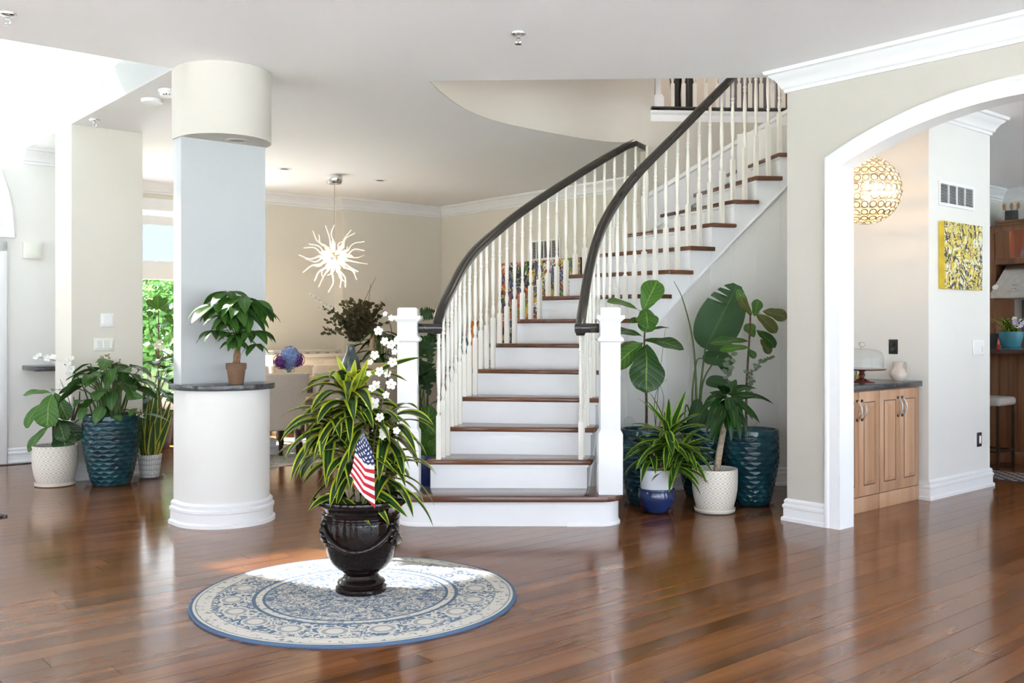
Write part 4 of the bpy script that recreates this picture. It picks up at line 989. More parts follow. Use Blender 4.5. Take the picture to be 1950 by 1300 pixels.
def cabinet(u0, u1, depth, label):
    t = thing('pantry_cabinet', label, 'cabinet', W(u0, CF, 0), TH, 'maple pantry cabinets'); w = u1-u0
    m = MB(); m.box(0.001, w-0.001, 0, depth, 0.0, 0.858); m.build('body', MAPLE, t, 0)
    m = MB(); m.box(0.0, w, -0.021, 0.0, 0.0, 0.108); m.build('plinth', MAPLE, t, 0, 0.003)
    door(t, 0.002, w/2-0.0015, 0.112, 0.852, 1); door(t, w/2+0.0015, w-0.002, 0.112, 0.852, -1)
cabinet(5.985, 6.537, 0.17, 'maple two-door pantry cabinet half hidden by the arch jamb'); cabinet(6.540, 7.118, 0.54, 'maple two-door pantry cabinet beside the vent wall')
m = MB(); m.prism([wuv(5.885, 3.585), wuv(7.135, 3.585), wuv(7.135, 4.195), wuv(6.49, 4.195), wuv(5.895, 3.745)], 0.860, 0.90)
tag(m.build('countertop', STONE, None, 0, 0.004), 'dark stone countertop on the pantry cabinets', 'countertop')
t = thing('cake_stand', 'red-brown pedestal cake stand with a glass dome', 'cake stand', W(6.60, 3.78, 0.90))
m = MB(); m.lathe([(0.0, 0), (0.088, 0), (0.09, 0.008), (0.06, 0.016), (0.028, 0.028), (0.016, 0.036), (0.022, 0.048), (0.024, 0.058), (0.016, 0.072), (0.022, 0.084), (0.06, 0.09), (0.165, 0.093), (0.176, 0.098), (0.174, 0.104), (0.0, 0.104)], 36, cap=False); m.build('pedestal', REDWOOD, t)
m = MB(); m.lathe([(0.155, 0.105), (0.155, 0.18), (0.150, 0.205), (0.135, 0.228), (0.10, 0.244), (0.04, 0.252), (0.012, 0.254)], 40, cap=False); m.build('dome', DOME, t)
m = MB(); m.lathe([(0.012, 0.25), (0.009, 0.262), (0.02, 0.272), (0.024, 0.284), (0.018, 0.296), (0.0, 0.30)], 20, cap=False); m.build('knob', GLASS, t)
for i in range(3):
    m = MB(); m.lathe([(0.022, 0), (0.022, 0.004), (0.026, 0.10), (0.03, 0.105)], 16, cap=False)
t = thing('pitcher', 'pale stoneware pitcher with looped handle on the pantry counter', 'pitcher', W(7.02, 3.72, 0.90))
m = MB(); m.lathe([(0, 0), (0.036, 0), (0.04, 0.004), (0.056, 0.03), (0.060, 0.05), (0.054, 0.075), (0.042, 0.094), (0.037, 0.11), (0.037, 0.125), (0.043, 0.145), (0.040, 0.145), (0.034, 0.125), (0.034, 0.1)], 32, cap=False); m.build('body', CLAY, t)
a = -0.55; m = MB(); m.tube([(0.040*cos(a), 0.040*sin(a), 0.140), (0.056*cos(a), 0.056*sin(a), 0.142), (0.064*cos(a), 0.064*sin(a), 0.12), (0.064*cos(a), 0.064*sin(a), 0.085), (0.056*cos(a), 0.056*sin(a), 0.055)], [0.007, 0.007, 0.0075, 0.007, 0.006], 8); m.build('handle', CLAY, t)
u_ = pv(1633, 4.02); t = thing('glass_jar', 'small glass jar of yellow sweets behind the cake stand', 'jar', W(u_, 4.02, 0.90))
m = MB(); m.lathe([(0, 0), (0.028, 0), (0.03, 0.005), (0.03, 0.07), (0.024, 0.08)], 20, cap=False); m.build('jar', DOME, t); m = MB(); m.lathe([(0, 0.004), (0.026, 0.004), (0.027, 0.03), (0, 0.036)], 16, cap=False); m.build('sweets', plain('yellow sweets', (0.6, 0.4, 0.05), 0.5, var=0.3, scale=60), t)
u_ = pv(1618, 4.05); t = thing('letter_rack', 'small dark wire rack at the back of the pantry counter', 'rack', W(u_, 4.02, 0.90), TH); m = MB(); [m.tube([(-0.05, 0, 0.012+0.011*i), (0.05, 0, 0.012+0.011*i)], 0.002, 6) for i in range(7)]; m.tube([(0.05, 0, 0), (0.05, 0, 0.085)], 0.003, 6); m.tube([(-0.05, 0, 0), (-0.05, 0, 0.085)], 0.003, 6); m.build('wires', BLACK, t)
# crystal globe pendant
GU, GV = 6.30, 3.575; gp = W(GU, GV); gz = zat(363, gp.y); GR = 0.235
t = thing('globe_pendant', 'round crystal globe pendant glowing warm inside the archway', 'pendant lamp', (gp.x, gp.y, gz))
m = MB(); m.tube([(0, 0, GR), (0, 0, CZ-gz-0.02)], 0.007, 8); m.lathe([(0.06, CZ-gz-0.03), (0.06, CZ-gz)], 20); m.build('stem', CHROME, t)
rows = 11; fr_ = MB(); cm = None
lens = MB(); lens.lathe([(0.0, -0.006), (0.012, -0.004), (0.0165, 0.0), (0.012, 0.004), (0.0, 0.006)], 10, cap=False); lens_me = lens.mesh('crystal', CRYST, 60)
ringm = MB()
for i in range(rows):
    el = -pi/2+pi*(i+1)/(rows+1); n = max(6, int(round(2*pi*GR*cos(el)/0.054)))
    for j in range(n):
        az = 2*pi*(j+0.5*(i % 2))/n; p = Vector((cos(el)*cos(az), cos(el)*sin(az), sin(el)))
        o = link('crystal', lens_me, t); o.location = p*GR; o.rotation_euler = p.to_track_quat('Z', 'Y').to_euler(); o.scale = (1.18, 1.18, 1.0)
        M = Matrix.Translation(p*GR) @ p.to_track_quat('Z', 'Y').to_matrix().to_4x4()
        k = 12; vs = []; R0, R1 = 0.0195, 0.0265
        for q in range(k):
            a = 2*pi*q/k
            vs += [M @ Vector((R0*cos(a), R0*sin(a), -0.004)), M @ Vector((R1*cos(a), R1*sin(a), -0.003)), M @ Vector((R1*cos(a), R1*sin(a), 0.003)), M @ Vector((R0*cos(a), R0*sin(a), 0.004))]
        fs = []
        for q in range(k):
            for e in range(4): fs.append((q*4+e, q*4+(e+1) % 4, ((q+1) % k)*4+(e+1) % 4, ((q+1) % k)*4+e))
        ringm.add(vs, fs)
ringm.build('frame', STEEL, t, 60)
for k, (x, y, z) in enumerate(((0.06, 0, 0.02), (-0.05, 0.05, 0.0), (-0.02, -0.06, 0.03), (0.02, 0.03, -0.05))):
    m = MB(); m.sphere((x, y, z), 0.02, 10, 8, (1, 1, 1.5)); m.build('bulb', BULB, t)
def lamp(loc, energy, col, rad, name):
    l = bpy.data.lights.new(name, 'POINT'); l.energy = energy; l.color = col; l.shadow_soft_size = rad
    o = bpy.data.objects.new(name, l); COL.objects.link(o); o.location = loc; return o
lamp((gp.x, gp.y, gz), 5, (1.0, 0.68, 0.38), 0.03, 'globe_light')

# ================================================================== KITCHEN
t = thing('kitchen_island', 'brown kitchen island with vertical boards and dark bar top', 'kitchen island', W(9.70, 3.7, 0), TH)
m = MB(); m.box(0.012, 0.9, -1.6, 0.75, 0.0, 1.055); m.build('body', WALNUT, t, 0)
m = MB(); m.box(-0.012, 0.012, -1.6, 0.76, 0.0, 0.115); m.build('base_moulding', WALNUT, t, 0, 0.008)
bd = MB(); bd.box(-0.002, 0.014, -0.040, 0.040, 0.116, 1.05); bme = None
for i in range(20):
    o = bd.build('board', WALNUT, t, 0, 0.004) if i == 0 else link('board', bme, t); bme = o.data; o.location = (0, 0.70-0.0835*i, 0)
m = MB(); m.box(-0.22, 0.95, -1.65, 0.82, 1.055, 1.10); m.build('bar_top', COUNTERWOOD, t, 0, 0.012)
vs_ = pu(1884, 9.25); t = thing('bar_stool', 'grey cushioned bar stool with bronze legs at the island', 'stool', W(9.25, vs_+0.02, 0), TH)
m = MB(); m.box(-0.19, 0.19, -0.19, 0.19, 0.585, 0.665); m.build('seat', GREYSEAT, t, 0, 0.03, 3)
for x in (-0.165, 0.165):
    for y in (-0.165, 0.165): m = MB(); m.box(x-0.011, x+0.011, y-0.011, y+0.011, 0, 0.59); m.build('leg', BRASSD, t, 0)
for y in (-0.165, 0.165): m = MB(); m.box(-0.165, 0.165, y-0.009, y+0.009, 0.16, 0.18); m.build('footrest', BRASSD, t, 0)
for x in (-0.165, 0.165):
    for z in (0.0, 0.16): m = MB(); m.box(x-0.009, x+0.009, -0.165, 0.165, z, z+0.02); m.build('footrest', BRASSD, t, 0)
t = thing('kitchen_runner', 'dark runner rug with pale trellis pattern by the kitchen island', 'rug', W(8.93, 3.1, 0), TH)
m = MB(); m.box(-0.42, 0.11, -1.2, 0.74, 0.0, 0.012); m.build('weave', RUNNERM, t, 0, 0.004); m = MB(); [m.box(-0.42+0.033*i, -0.42+0.033*i+0.022, 0.74, 0.775, 0.0, 0.008) for i in range(16)]; m.build('fringe', PETAL, t, 0)
# back run: backsplash, tall side panel, hood, glazed cabinet
KU = 12.58
t = thing('backsplash', 'grey slate tile backsplash below the range hood', 'backsplash', W(KU, 4.6, 0), TH)
m = MB(); m.box(-0.01, 0.0, -0.9, 0.45, 0.92, 1.65); m.build('grout', plain('grey grout', (0.12, 0.12, 0.12), 0.8), t, 0)
tm = MB(); tm.box(-0.02, -0.01, -0.051, 0.051, -0.051, 0.051); tme = None
for i in range(12):
    for j in range(7):
        o = tm.build('tile', SLATE, t, 0, 0.003) if tme is None else link('tile', tme, t); tme = o.data; o.location = (0, -0.83+0.106*i, 0.975+0.106*j)
t = thing('kitchen_base_cabinet', 'brown base cabinet with dark counter behind the island', 'cabinet', W(12.0, 4.6, 0), TH); m = MB(); m.box(0, 0.53, -0.9, 0.45, 0, 0.88); m.build('body', WALNUT, t, 0); m = MB(); m.box(-0.03, 0.53, -0.9, 0.45, 0.88, 0.915); m.build('counter', STONE, t, 0)
t = thing('tall_cabinet_panel', 'tall brown cabinet side panel left of the range hood', 'cabinet', W(12.05, 5.14, 0), TH); m = MB(); m.box(0, 0.53, 0, 0.155, 0, 2.54); m.build('body', WALNUT, t, 0); m = MB(); m.box(-0.012, 0, 0.01, 0.145, 1.3, 2.45); m.build('door', WALNUT, t, 0, 0.004)
t = thing('range_hood', 'stainless steel range hood with sloping front', 'range hood', W(11.9, 4.55, 0), TH)
z0, z1, z2 = 1.66, 1.73, 2.06
m = MB(); y0, y1 = -0.5, 0.585
m.add([(0, y0, z1), (0, y1, z1), (0.2, y1-0.1, z2), (0.2, y0+0.1, z2), (0.66, y0, z1), (0.66, y1, z1), (0.66, y1-0.1, z2), (0.66, y0+0.1, z2)], [(0, 3, 2, 1), (1, 2, 6, 5), (0, 4, 7, 3), (3, 7, 6, 2), (0, 1, 5, 4), (4, 5, 6, 7)]); m.build('canopy', STEEL, t, 0)
m = MB(); m.box(-0.01, 0.66, y0, y1, z0, z1); m.build('lip', STEEL, t, 0, 0.004)
def slopep(y, s): return Vector((0.2*s-0.004, y, z1+(z2-z1)*s))
for (px, sh) in ((1895, 0.022), (1933, 0.0)):
    y = pu(px, 11.93)-4.55; c = slopep(y, 0.2)
    if sh: m = MB(); m.lathe([(0.0, -0.002), (sh*1.6, -0.002), (sh*1.6, 0.003), (0, 0.003)], 20, cap=False); m.v = [c+Vector((p.y*0.5-p.z*0.85, p.x, p.y*0.85)) for p in m.v]; m.build('magnet', PLASTIC, t)
    else: m = MB(); m.box(-0.003, 0.003, -0.035, 0.035, -0.03, 0.03, Matrix.Translation(c) @ Matrix.Rotation(0.545, 4, 'Y')); m.build('magnet', plain('printed magnet', (0.45, 0.42, 0.4), 0.5, var=0.8, scale=60), t, 0)
t = thing('glazed_cabinet', 'brown wall cabinet with lit glass front above the hood', 'cabinet', W(12.05, 4.55, 2.07), TH)
m = MB(); m.box(0, 0.53, -0.5, 0.59, 0, 0.012); m.box(0, 0.53, -0.5, 0.59, 0.47, 0.49); m.box(0.5, 0.53, -0.5, 0.59, 0.012, 0.47); m.box(0, 0.5, 0.575, 0.59, 0.012, 0.47); m.box(0, 0.5, -0.5, -0.485, 0.012, 0.47); m.build('carcass', WALNUT, t, 0)
m = MB(); m.box(-0.022, 0, -0.5, 0.59, 0.002, 0.07); m.box(-0.022, 0, -0.5, 0.59, 0.40, 0.47); m.box(-0.022, 0, 0.42, 0.59, 0.07, 0.40); m.box(-0.022, 0, -0.5, -0.4, 0.07, 0.40); d_ = m.build('door', WALNUT, t, 0, 0.004)
m = MB(); m.box(-0.012, -0.008, -0.4, 0.42, 0.07, 0.40); m.build('glass', PANE, d_, 0)
m = MB(); m.box(-0.03, 0.53, -0.52, 0.585, 0.47, 0.50); m.box(-0.05, 0.53, -0.54, 0.585, 0.50, 0.525); m.build('cornice', WALNUT, t, 0, 0.006)
m = MB(); m.box(0.08, 0.18, -0.3, 0.3, 0.452, 0.468); m.build('lamp_strip', CABLIGHT, t, 0)
lamp(t.location+Matrix.Rotation(TH, 3, 'Z') @ Vector((0.25, 0.0, 0.42)), 2.5, (1.0, 0.42, 0.12), 0.03, 'cabinet_light')
for i in range(5):
    y = 0.33-0.11*i; g = thing('drinking_glass', 'clear tumbler in the lit kitchen cabinet, %s from the left' % ('first', 'second', 'third', 'fourth', 'fifth')[i], 'glass', t.location+Matrix.Rotation(TH, 3, 'Z') @ Vector((0.1, y, 0.013)), 0, 'tumblers in the lit cabinet'); m = MB(); m.lathe([(0, 0.0), (0.03, 0.0), (0.032, 0.005), (0.038, 0.17), (0.036, 0.17), (0.03, 0.01), (0, 0.008)], 16, cap=False); m.build('tumbler', DOME, g)
yb_ = pu(1925, 12.2); t = thing('utensil_crock', 'black crock of wooden spoons on top of the kitchen cabinet', 'crock', W(12.22, yb_, 2.595))
m = MB(); m.lathe([(0, 0), (0.07, 0), (0.074, 0.004), (0.074, 0.13), (0.068, 0.13), (0.068, 0.02)], 24, cap=False); m.build('crock', BLACK, t)
for i, a in enumerate((-0.5, 0.0, 0.45)):
    m = MB(); e = W(-0.0, -1.0); bx_ = Vector((e.x*a*0.16, e.y*a*0.16, 0)); m.tube([bx_*0.2+Vector((0, 0, 0.02)), bx_*1.0+Vector((0, 0, 0.17))], 0.007, 6); m.sphere(bx_*1.08+Vector((0, 0, 0.19)), 0.026, 10, 8, (0.8, 0.8, 1.6)); m.build('spoon', SPOON, t)
# ================================================================== DINING FURNITURE
t = thing('dining_rug', 'worn pale grey and cream rug under the dining table', 'rug', W(5.3, 9.6, 0), TH); m = MB(); m.box(-1.3, 1.6, -1.22, 0.75, 0.0, 0.010); m.build('weave', DRUG, t, 0, 0.003); m = MB(); m.box(-1.305, 1.605, -1.232, -1.22, 0.0, 0.009); m.build('binding', CREAMWOOD, t, 0)
t = thing('dining_table', 'long wooden dining table with white pedestal legs', 'table', W(5.2, 9.38, 0.01), TH)
m = MB(); m.box(-1.25, 1.25, -0.5, 0.5, 0.71, 0.75); m.build('top', TABLEM, t, 0, 0.008); m = MB(); m.box(-1.1, 1.1, -0.38, 0.38, 0.62, 0.71); m.build('apron', TABLEM, t, 0)
for x in (-0.75, 0.75): m = MB(); m.box(x-0.16, x+0.16, -0.3, 0.3, 0, 0.07); m.box(x-0.13, x+0.13, -0.24, 0.24, 0.07, 0.16); m.box(x-0.1, x+0.1, -0.16, 0.16, 0.16, 0.62); m.build('pedestal', WHITE, t, 0, 0.01)
def make_chair():
    t = thing('dining_chair', 'beige chair', 'chair', (0, 0, 0.01), 0, 'beige upholstered dining chairs')
    m = MB(); m.box(-0.23, 0.23, -0.02, 0.46, 0.34, 0.49); m.build('seat', LINEN, t, 35, 0.03, 3)
    # flared back, tapering to the seat, leaning back
    vs = []
    for z, w, y in ((0.30, 0.20, 0.0), (0.45, 0.222, -0.005), (0.65, 0.236, -0.035), (0.80, 0.246, -0.065), (0.86, 0.245, -0.078)):
        vs += [(-w, y-0.025, z), (w, y-0.025, z), (w, y+0.06, z), (-w, y+0.06, z)]
    fs = [(3, 2, 1, 0), (16, 17, 18, 19)]+[(i*4+j, i*4+(j+1) % 4, (i+1)*4+(j+1) % 4, (i+1)*4+j) for i in range(4) for j in range(4)]
    m = MB(); m.add(vs, fs); m.build('backrest', LINEN, t, 50, 0.018, 3)
    for x, y, sx, sy in ((-0.165, 0.01, -0.02, -0.06), (0.165, 0.01, 0.02, -0.06), (-0.19, 0.41, 0, 0.0), (0.19, 0.41, 0, 0.0)):
        m = MB(); m.add([(x-0.022, y-0.022, 0.35), (x+0.022, y-0.022, 0.35), (x+0.022, y+0.022, 0.35), (x-0.022, y+0.022, 0.35), (x+sx-0.014, y+sy-0.014, 0), (x+sx+0.014, y+sy-0.014, 0), (x+sx+0.014, y+sy+0.014, 0), (x+sx-0.014, y+sy+0.014, 0)], [(0, 1, 2, 3), (7, 6, 5, 4), (0, 4, 5, 1), (1, 5, 6, 2), (2, 6, 7, 3), (3, 7, 4, 0)]); m.build('leg', ESPRESSO, t, 0)
    return t
ch = make_chair()
nearl = ['beige upholstered dining chair beside the half-round pedestal', 'beige upholstered dining chair behind the left side of the striped plant', 'beige upholstered dining chair behind the white blossom branch', 'beige upholstered dining chair behind the left newel post']
farl = ['beige dining chair across the table, left of the hydrangeas', 'beige dining chair across the table, just right of the hydrangeas', 'beige dining chair across the table, behind the eucalyptus vase', 'beige dining chair at the far right corner of the table']
for i, u in enumerate((4.36, 4.93, 5.50, 6.07)):
    c = ch if i == 0 else copy_tree(ch); c['label'] = nearl[i]; c.location = W(u, 8.58, 0.01); c.rotation_euler.z = TH
for i, u in enumerate((4.78, 5.33, 5.88, 6.42)):
    c = copy_tree(ch); c['label'] = farl[i]; c.location = W(u, 10.20, 0.01); c.rotation_euler.z = TH+pi
t = thing('sideboard', 'cream wooden sideboard against the dining room back wall', 'sideboard', W(5.98, 11.2, 0), TH)
m = MB(); m.box(-0.52, 0.53, -0.2, 0.25, 0.08, 0.93); m.build('body', CREAMWOOD, t, 0, 0.005); m = MB(); m.box(-0.55, 0.56, -0.23, 0.26, 0.93, 0.975); m.build('top', CREAMWOOD, t, 0, 0.01)
for x in (-0.5, 0.46):
    for y in (-0.18, 0.2): m = MB(); m.box(x, x+0.05, y, y+0.05, 0, 0.08); m.build('foot', CREAMWOOD, t, 0)
for i in range(3):
    m = MB(); m.box(-0.50+0.345*i, -0.17+0.345*i, -0.212, -0.2, 0.74, 0.90); d_ = m.build('drawer', CREAMWOOD, t, 0, 0.006); m = MB(); m.sphere((-0.335+0.345*i, -0.225, 0.82), 0.014, 10, 8); m.build('knob', PEWTER, d_)
    m = MB(); m.box(-0.50+0.345*i, -0.17+0.345*i, -0.212, -0.2, 0.12, 0.71); m.build('door', CREAMWOOD, t, 0, 0.006)
t = thing('table_runner', 'folded grey and white patterned cloth on the sideboard', 'cloth', W(5.98, 11.2, 0.975), TH); m = MB(); m.box(-0.5, 0.5, -0.12, 0.16, 0, 0.022); m.build('fold', RUNCLOTH, t, 0, 0.008); m = MB(); m.box(-0.47, 0.5, -0.11, 0.15, 0.022, 0.05); m.build('fold', RUNCLOTH, t, 0, 0.01)
t = thing('console_table', 'dark console table against the dining room right wall', 'table', W(8.0, 10.15, 0), TH); m = MB(); m.box(-0.2, 0.22, -0.5, 0.5, 0.74, 0.78); m.build('top', ESPRESSO, t, 0, 0.005)
for x in (-0.18, 0.16):
    for y in (-0.48, 0.44): m = MB(); m.box(x, x+0.04, y, y+0.04, 0, 0.74); m.build('leg', ESPRESSO, t, 0)
va = pu(903, 7.95); t = thing('glass_vase', 'tall orange glass vase behind the stair balusters', 'vase', W(7.95, va, 0.78)); m = MB(); m.lathe([(0, 0), (0.06, 0), (0.085, 0.08), (0.09, 0.2), (0.06, 0.34), (0.04, 0.44), (0.05, 0.56), (0.075, 0.62), (0.07, 0.62)], 24, cap=False); m.build('body', plain('orange glass body', (0.75, 0.22, 0.02), 0.1, coat=0.5), t)
va = pu(883, 7.95); t = thing('glass_vase', 'slim teal glass bottle behind the stair balusters', 'vase', W(7.95, va, 0.78)); m = MB(); m.lathe([(0, 0), (0.06, 0), (0.07, 0.06), (0.07, 0.3), (0.035, 0.42), (0.022, 0.48), (0.022, 0.56), (0.03, 0.575)], 24, cap=False); m.build('body', plain('teal glass body', (0.12, 0.32, 0.38), 0.1, coat=0.5), t)
# sunburst chandelier
cpt = CP(637, 333); sx_, sy_ = cpt.x, cpt.y; sz = zat(490, sy_)
t = thing('sunburst_chandelier', 'sunburst chandelier of wavy lit glass rods above the dining table', 'chandelier', (sx_, sy_, sz))
m = MB(); m.lathe([(0.075, CZ-sz-0.10), (0.088, CZ-sz-0.075), (0.09, CZ-sz-0.03), (0.085, CZ-sz)], 28); m.build('canopy', CHROME, t)
m = MB(); m.tube([(0, 0, 0.03), (0, 0, CZ-sz-0.1)], 0.004, 6); m.build('cable', STEEL, t)
m = MB(); m.sphere((0, 0, 0), 0.055, 16, 10); m.build('hub', CHROME, t)
rg = random.Random(5); N_ = 36
for i in range(N_):
    y = 1-2*(i+0.5)/N_; r = sqrt(1-y*y); a = i*2.39996; d_ = Vector((r*cos(a), r*sin(a), y))
    if d_.z > 0.93: continue
    sd = d_.orthogonal().normalized(); sd.rotate(Matrix.Rotation(rg.uniform(0, 6.28), 3, d_)); L = rg.uniform(0.36, 0.41)
    pts = []; rr = []
    for k in range(15):
        s = k/14; amp = 0.026*sin(s*2*pi*1.15)*min(1, s*2.5) if s > 0.3 else 0
        pts.append(d_*(0.045+s*(L-0.045))+sd*amp*1.0*(1 if s > 0.3 else 0)); rr.append(0.007+0.011*math.exp(-((s-0.22)/0.14)**2) if s < 0.5 else 0.007-0.003*(s-0.5))
    m = MB(); m.tube(pts[:7], rr[:7], 8); o = m.build('glass_rod', GLOWGLASS, t)
    m = MB(); m.tube(pts[6:], rr[6:], 8); m.build('rod_tip', GLOWTIP, o)
    m = MB(); m.lathe([(0.013, 0.04), (0.013, 0.07)], 8); q = d_.to_track_quat('Z', 'Y'); m.v = [q @ p for p in m.v]; m.build('socket', CHROME, o)
lamp((sx_, sy_, sz-0.16), 9, (1.0, 0.8, 0.55), 0.1, 'chandelier_light')

# ================================================================== RUG AND MAT
RC = Vector((-0.755, 4.697, 0)); RR = 0.776
t = thing('round_rug', 'round blue and cream patterned rug under the brown urn', 'rug', RC)
m = MB(); m.lathe([(0.0, 0.011), (RR-0.008, 0.011), (RR-0.005, 0.009)], 96, cap=False); m.build('pile', RUGM, t); m = MB(); m.lathe([(RR-0.008, 0.0), (RR, 0.0), (RR+0.001, 0.006), (RR-0.003, 0.0115), (RR-0.009, 0.0115)], 96, cap=False); m.build('binding', RUGEDGE, t)
q = FL(12, 983); t = thing('door_mat', 'dark woven mat corner at the left edge', 'mat', q, TH+0.25); m = MB(); m.box(-0.9, 0, -0.02, 0.5, 0, 0.012); m.build('weave', MATM, t, 0, 0.004)

# ================================================================== PLANTS
PROF = {
 'strap': lambda s: min(1, 0.45+s*3.0)*max(0.0, 1-s**2.6)**0.9,
 'lance': lambda s: max(0.02, sin(pi*s**0.85))**0.9,
 'ovate': lambda s: max(0.02, sin(pi*min(1, s**0.72)))**0.75,
 'fiddle': lambda s: max(0.03, (sin(pi*s**1.25))**0.55*(0.70+0.36*s)*(1-0.13*math.exp(-((s-0.40)/0.12)**2))),
 'heart': lambda s: max(0.03, sin(pi*s**0.58))**0.7,
 'paddle': lambda s: max(0.03, sin(pi*s**0.8))**0.45,
 'round': lambda s: max(0.02, sin(pi*s))**0.6,
}
def leaf(parent, mat, b_, c, t, w, nrm, prof='strap', n=9, fold=0.22, wave=0.0, name='leaf', notch=(), ph=0.0, build=True, mb=None):
    b_, c, t = Vector(b_), Vector(c), Vector(t); nrm = Vector(nrm).normalized(); pf = PROF[prof]
    xs = (-1, -0.5, 0, 0.5, 1); vs = []; uvs = []
    for i in range(n+1):
        s = i/n; p = b_*(1-s)**2+c*2*s*(1-s)+t*s*s; tg = ((c-b_)*(1-s)+(t-c)*s)
        if tg.length < 1e-7: tg = t-b_
        tg.normalize(); sd = tg.cross(nrm)
        sd = sd.normalized() if sd.length > 1e-4 else tg.orthogonal().normalized()
        nn = sd.cross(tg); hw = w/2*pf(max(0.001, min(0.999, s)))
        for x in xs:
            k = 1.0
            for (s0, s1, side, dep) in notch:
                if s0 <= s <= s1 and x*side > 0.3: k = dep
            vs.append(p+sd*x*hw*k+nn*(fold*abs(x)*hw+wave*w*sin(s*11+x*2.2+ph))); uvs.append((x*0.5+0.5, s))
    fs = [(i*5+j, i*5+j+1, (i+1)*5+j+1, (i+1)*5+j) for i in range(n) for j in range(4)]
    if mb is not None: mb.add(vs, fs); return None
    me = bpy.data.meshes.new(name); me.from_pydata([tuple(v) for v in vs], [], fs); me.materials.append(mat)
    ul = me.uv_layers.new(name='UVMap')
    for lp in me.loops: ul.data[lp.index].uv = uvs[lp.vertex_index]
    me.polygons.foreach_set('use_smooth', [True]*len(me.polygons)); me.update()
    return link(name, me, parent)
def aleaf(parent, mat, base, az, el, L, w, droop, prof='strap', rg=rnd, n=9, fold=0.22, wave=0.0, **kw):
    """leaf leaving base at azimuth/elevation, arching down by droop (0..1)"""
    d0 = Vector((cos(az)*cos(el), sin(az)*cos(el), sin(el))); dn = Vector((0, 0, -1))
    c = Vector(base)+d0*L*0.52; d1 = (d0*(1-droop)+(dn+Vector((cos(az), sin(az), 0))*0.35)*droop).normalized(); t = c+d1*L*0.52
    nr = Vector((-cos(az)*sin(el), -sin(az)*sin(el), cos(el)+0.25))
    roll = rg.uniform(-0.35, 0.35); nr.rotate(Matrix.Rotation(roll, 3, d0))
    return leaf(parent, mat, base, c, t, w, nr, prof, n, fold, wave, ph=rg.uniform(0, 6), **kw)
class Px:
    """local positions of a plant from photo pixels at the plant's own distance"""
    def __init__(s, root, d): s.o = Vector(root.location); s.d = d; s.root = root
    def p(s, px, py, dd=0.0): return P(px, py, s.d+dd)-s.o
    def leaf(s, mat, b_, t, wpx, bulge=0.0, dd=(0, -0.06), nrm=(0, -1, 0.45), prof='fiddle', fold=0.16, wave=0.02, n=14, **kw):
        B, T = s.p(b_[0], b_[1], dd[0]), s.p(t[0], t[1], dd[1]); nn = Vector(nrm).normalized()
        Cc = (B+T)/2+nn*bulge*(T-B).length
        return leaf(s.root, mat, B, Cc, T, wpx*s.d/F, nn, prof, n, fold, wave, ph=b_[0]*0.1, **kw)
    def tube(s, name, mat, pts, r, n=8):
        q = [s.p(*p_) for p_ in pts]; cv = []
        q2 = [q[0]*2-q[1]]+q+[q[-1]*2-q[-2]]
        for i in range(1, len(q2)-2):
            for j in range(5):
                tt = j/5; a, b_, c, d = q2[i-1], q2[i], q2[i+1], q2[i+2]; cv.append(0.5*((2*b_)+(c-a)*tt+(2*a-5*b_+4*c-d)*tt*tt+(3*b_-a-3*c+d)*tt**3))
        cv.append(q[-1]); K = len(cv)
        rs = [r[0]+(r[1]-r[0])*i/(K-1) for i in range(K)] if isinstance(r, tuple) else r
        m = MB(); m.tube(cv, rs, n); return m.build(name, mat, s.root, 60)
def soil(t, r, z): m = MB(); m.lathe([(0.0, z+0.008), (r*0.6, z+0.004), (r, z)], 20, cap=False); m.build('soil', SOIL, t)
# ---- teal pot with scalloped relief
def tealmesh(R, Hh):
    rows, nw, th = 15, 15, 150; hh = Hh*0.93/rows; A = 0.20*hh
    def rad(z):
        s = z/Hh; return R*(0.60+0.40*min(1, (s/0.62))**0.62) if s < 0.62 else R*(1.0-0.03*((s-0.62)/0.38)**2)
    zs = [Hh*i/110 for i in range(111)]; vs = []; fs = []
    for z in zs:
        for j in range(th):
            a = 2*pi*j/th; r = rad(z)
            if 0.012 < z < Hh*0.94:
                lines = [hh*(i+0.3)+A*cos(nw*a+pi*i) for i in range(-1, rows+2)]
                for l0, l1 in zip(lines, lines[1:]):
                    if l0 <= z < l1: tt = (z-l0)/(l1-l0); r -= 0.20*(l1-l0)*sin(pi*tt)**0.7; break
            else: r -= 0.002
            vs.append((r*cos(a), r*sin(a), z))
    n = len(zs)
    for i in range(n-1):
        for j in range(th): fs.append((i*th+j, i*th+(j+1) % th, (i+1)*th+(j+1) % th, (i+1)*th+j))
    fs.append(tuple(reversed(range(th))))
    m = MB(); m.add(vs, fs); Rt = rad(Hh)-0.002
    m.lathe([(Rt, Hh), (Rt-0.004, Hh+0.006), (Rt-0.018, Hh+0.006), (Rt-0.024, Hh-0.004), (Rt-0.026, Hh-0.09)], th, cap=False)
    return m.mesh('pot', TEAL, 45)
TPM = tealmesh(0.20, 0.552); TPML = tealmesh(0.232, 0.578)
def saucer(t, r, mat=CLEARP): m = MB(); m.lathe([(0.0, 0.001), (r*0.9, 0.001), (r*0.92, 0.004), (r, 0.024), (r-0.004, 0.024), (r*0.90, 0.008), (0, 0.006)], 40, cap=False); m.build('saucer', mat, t)

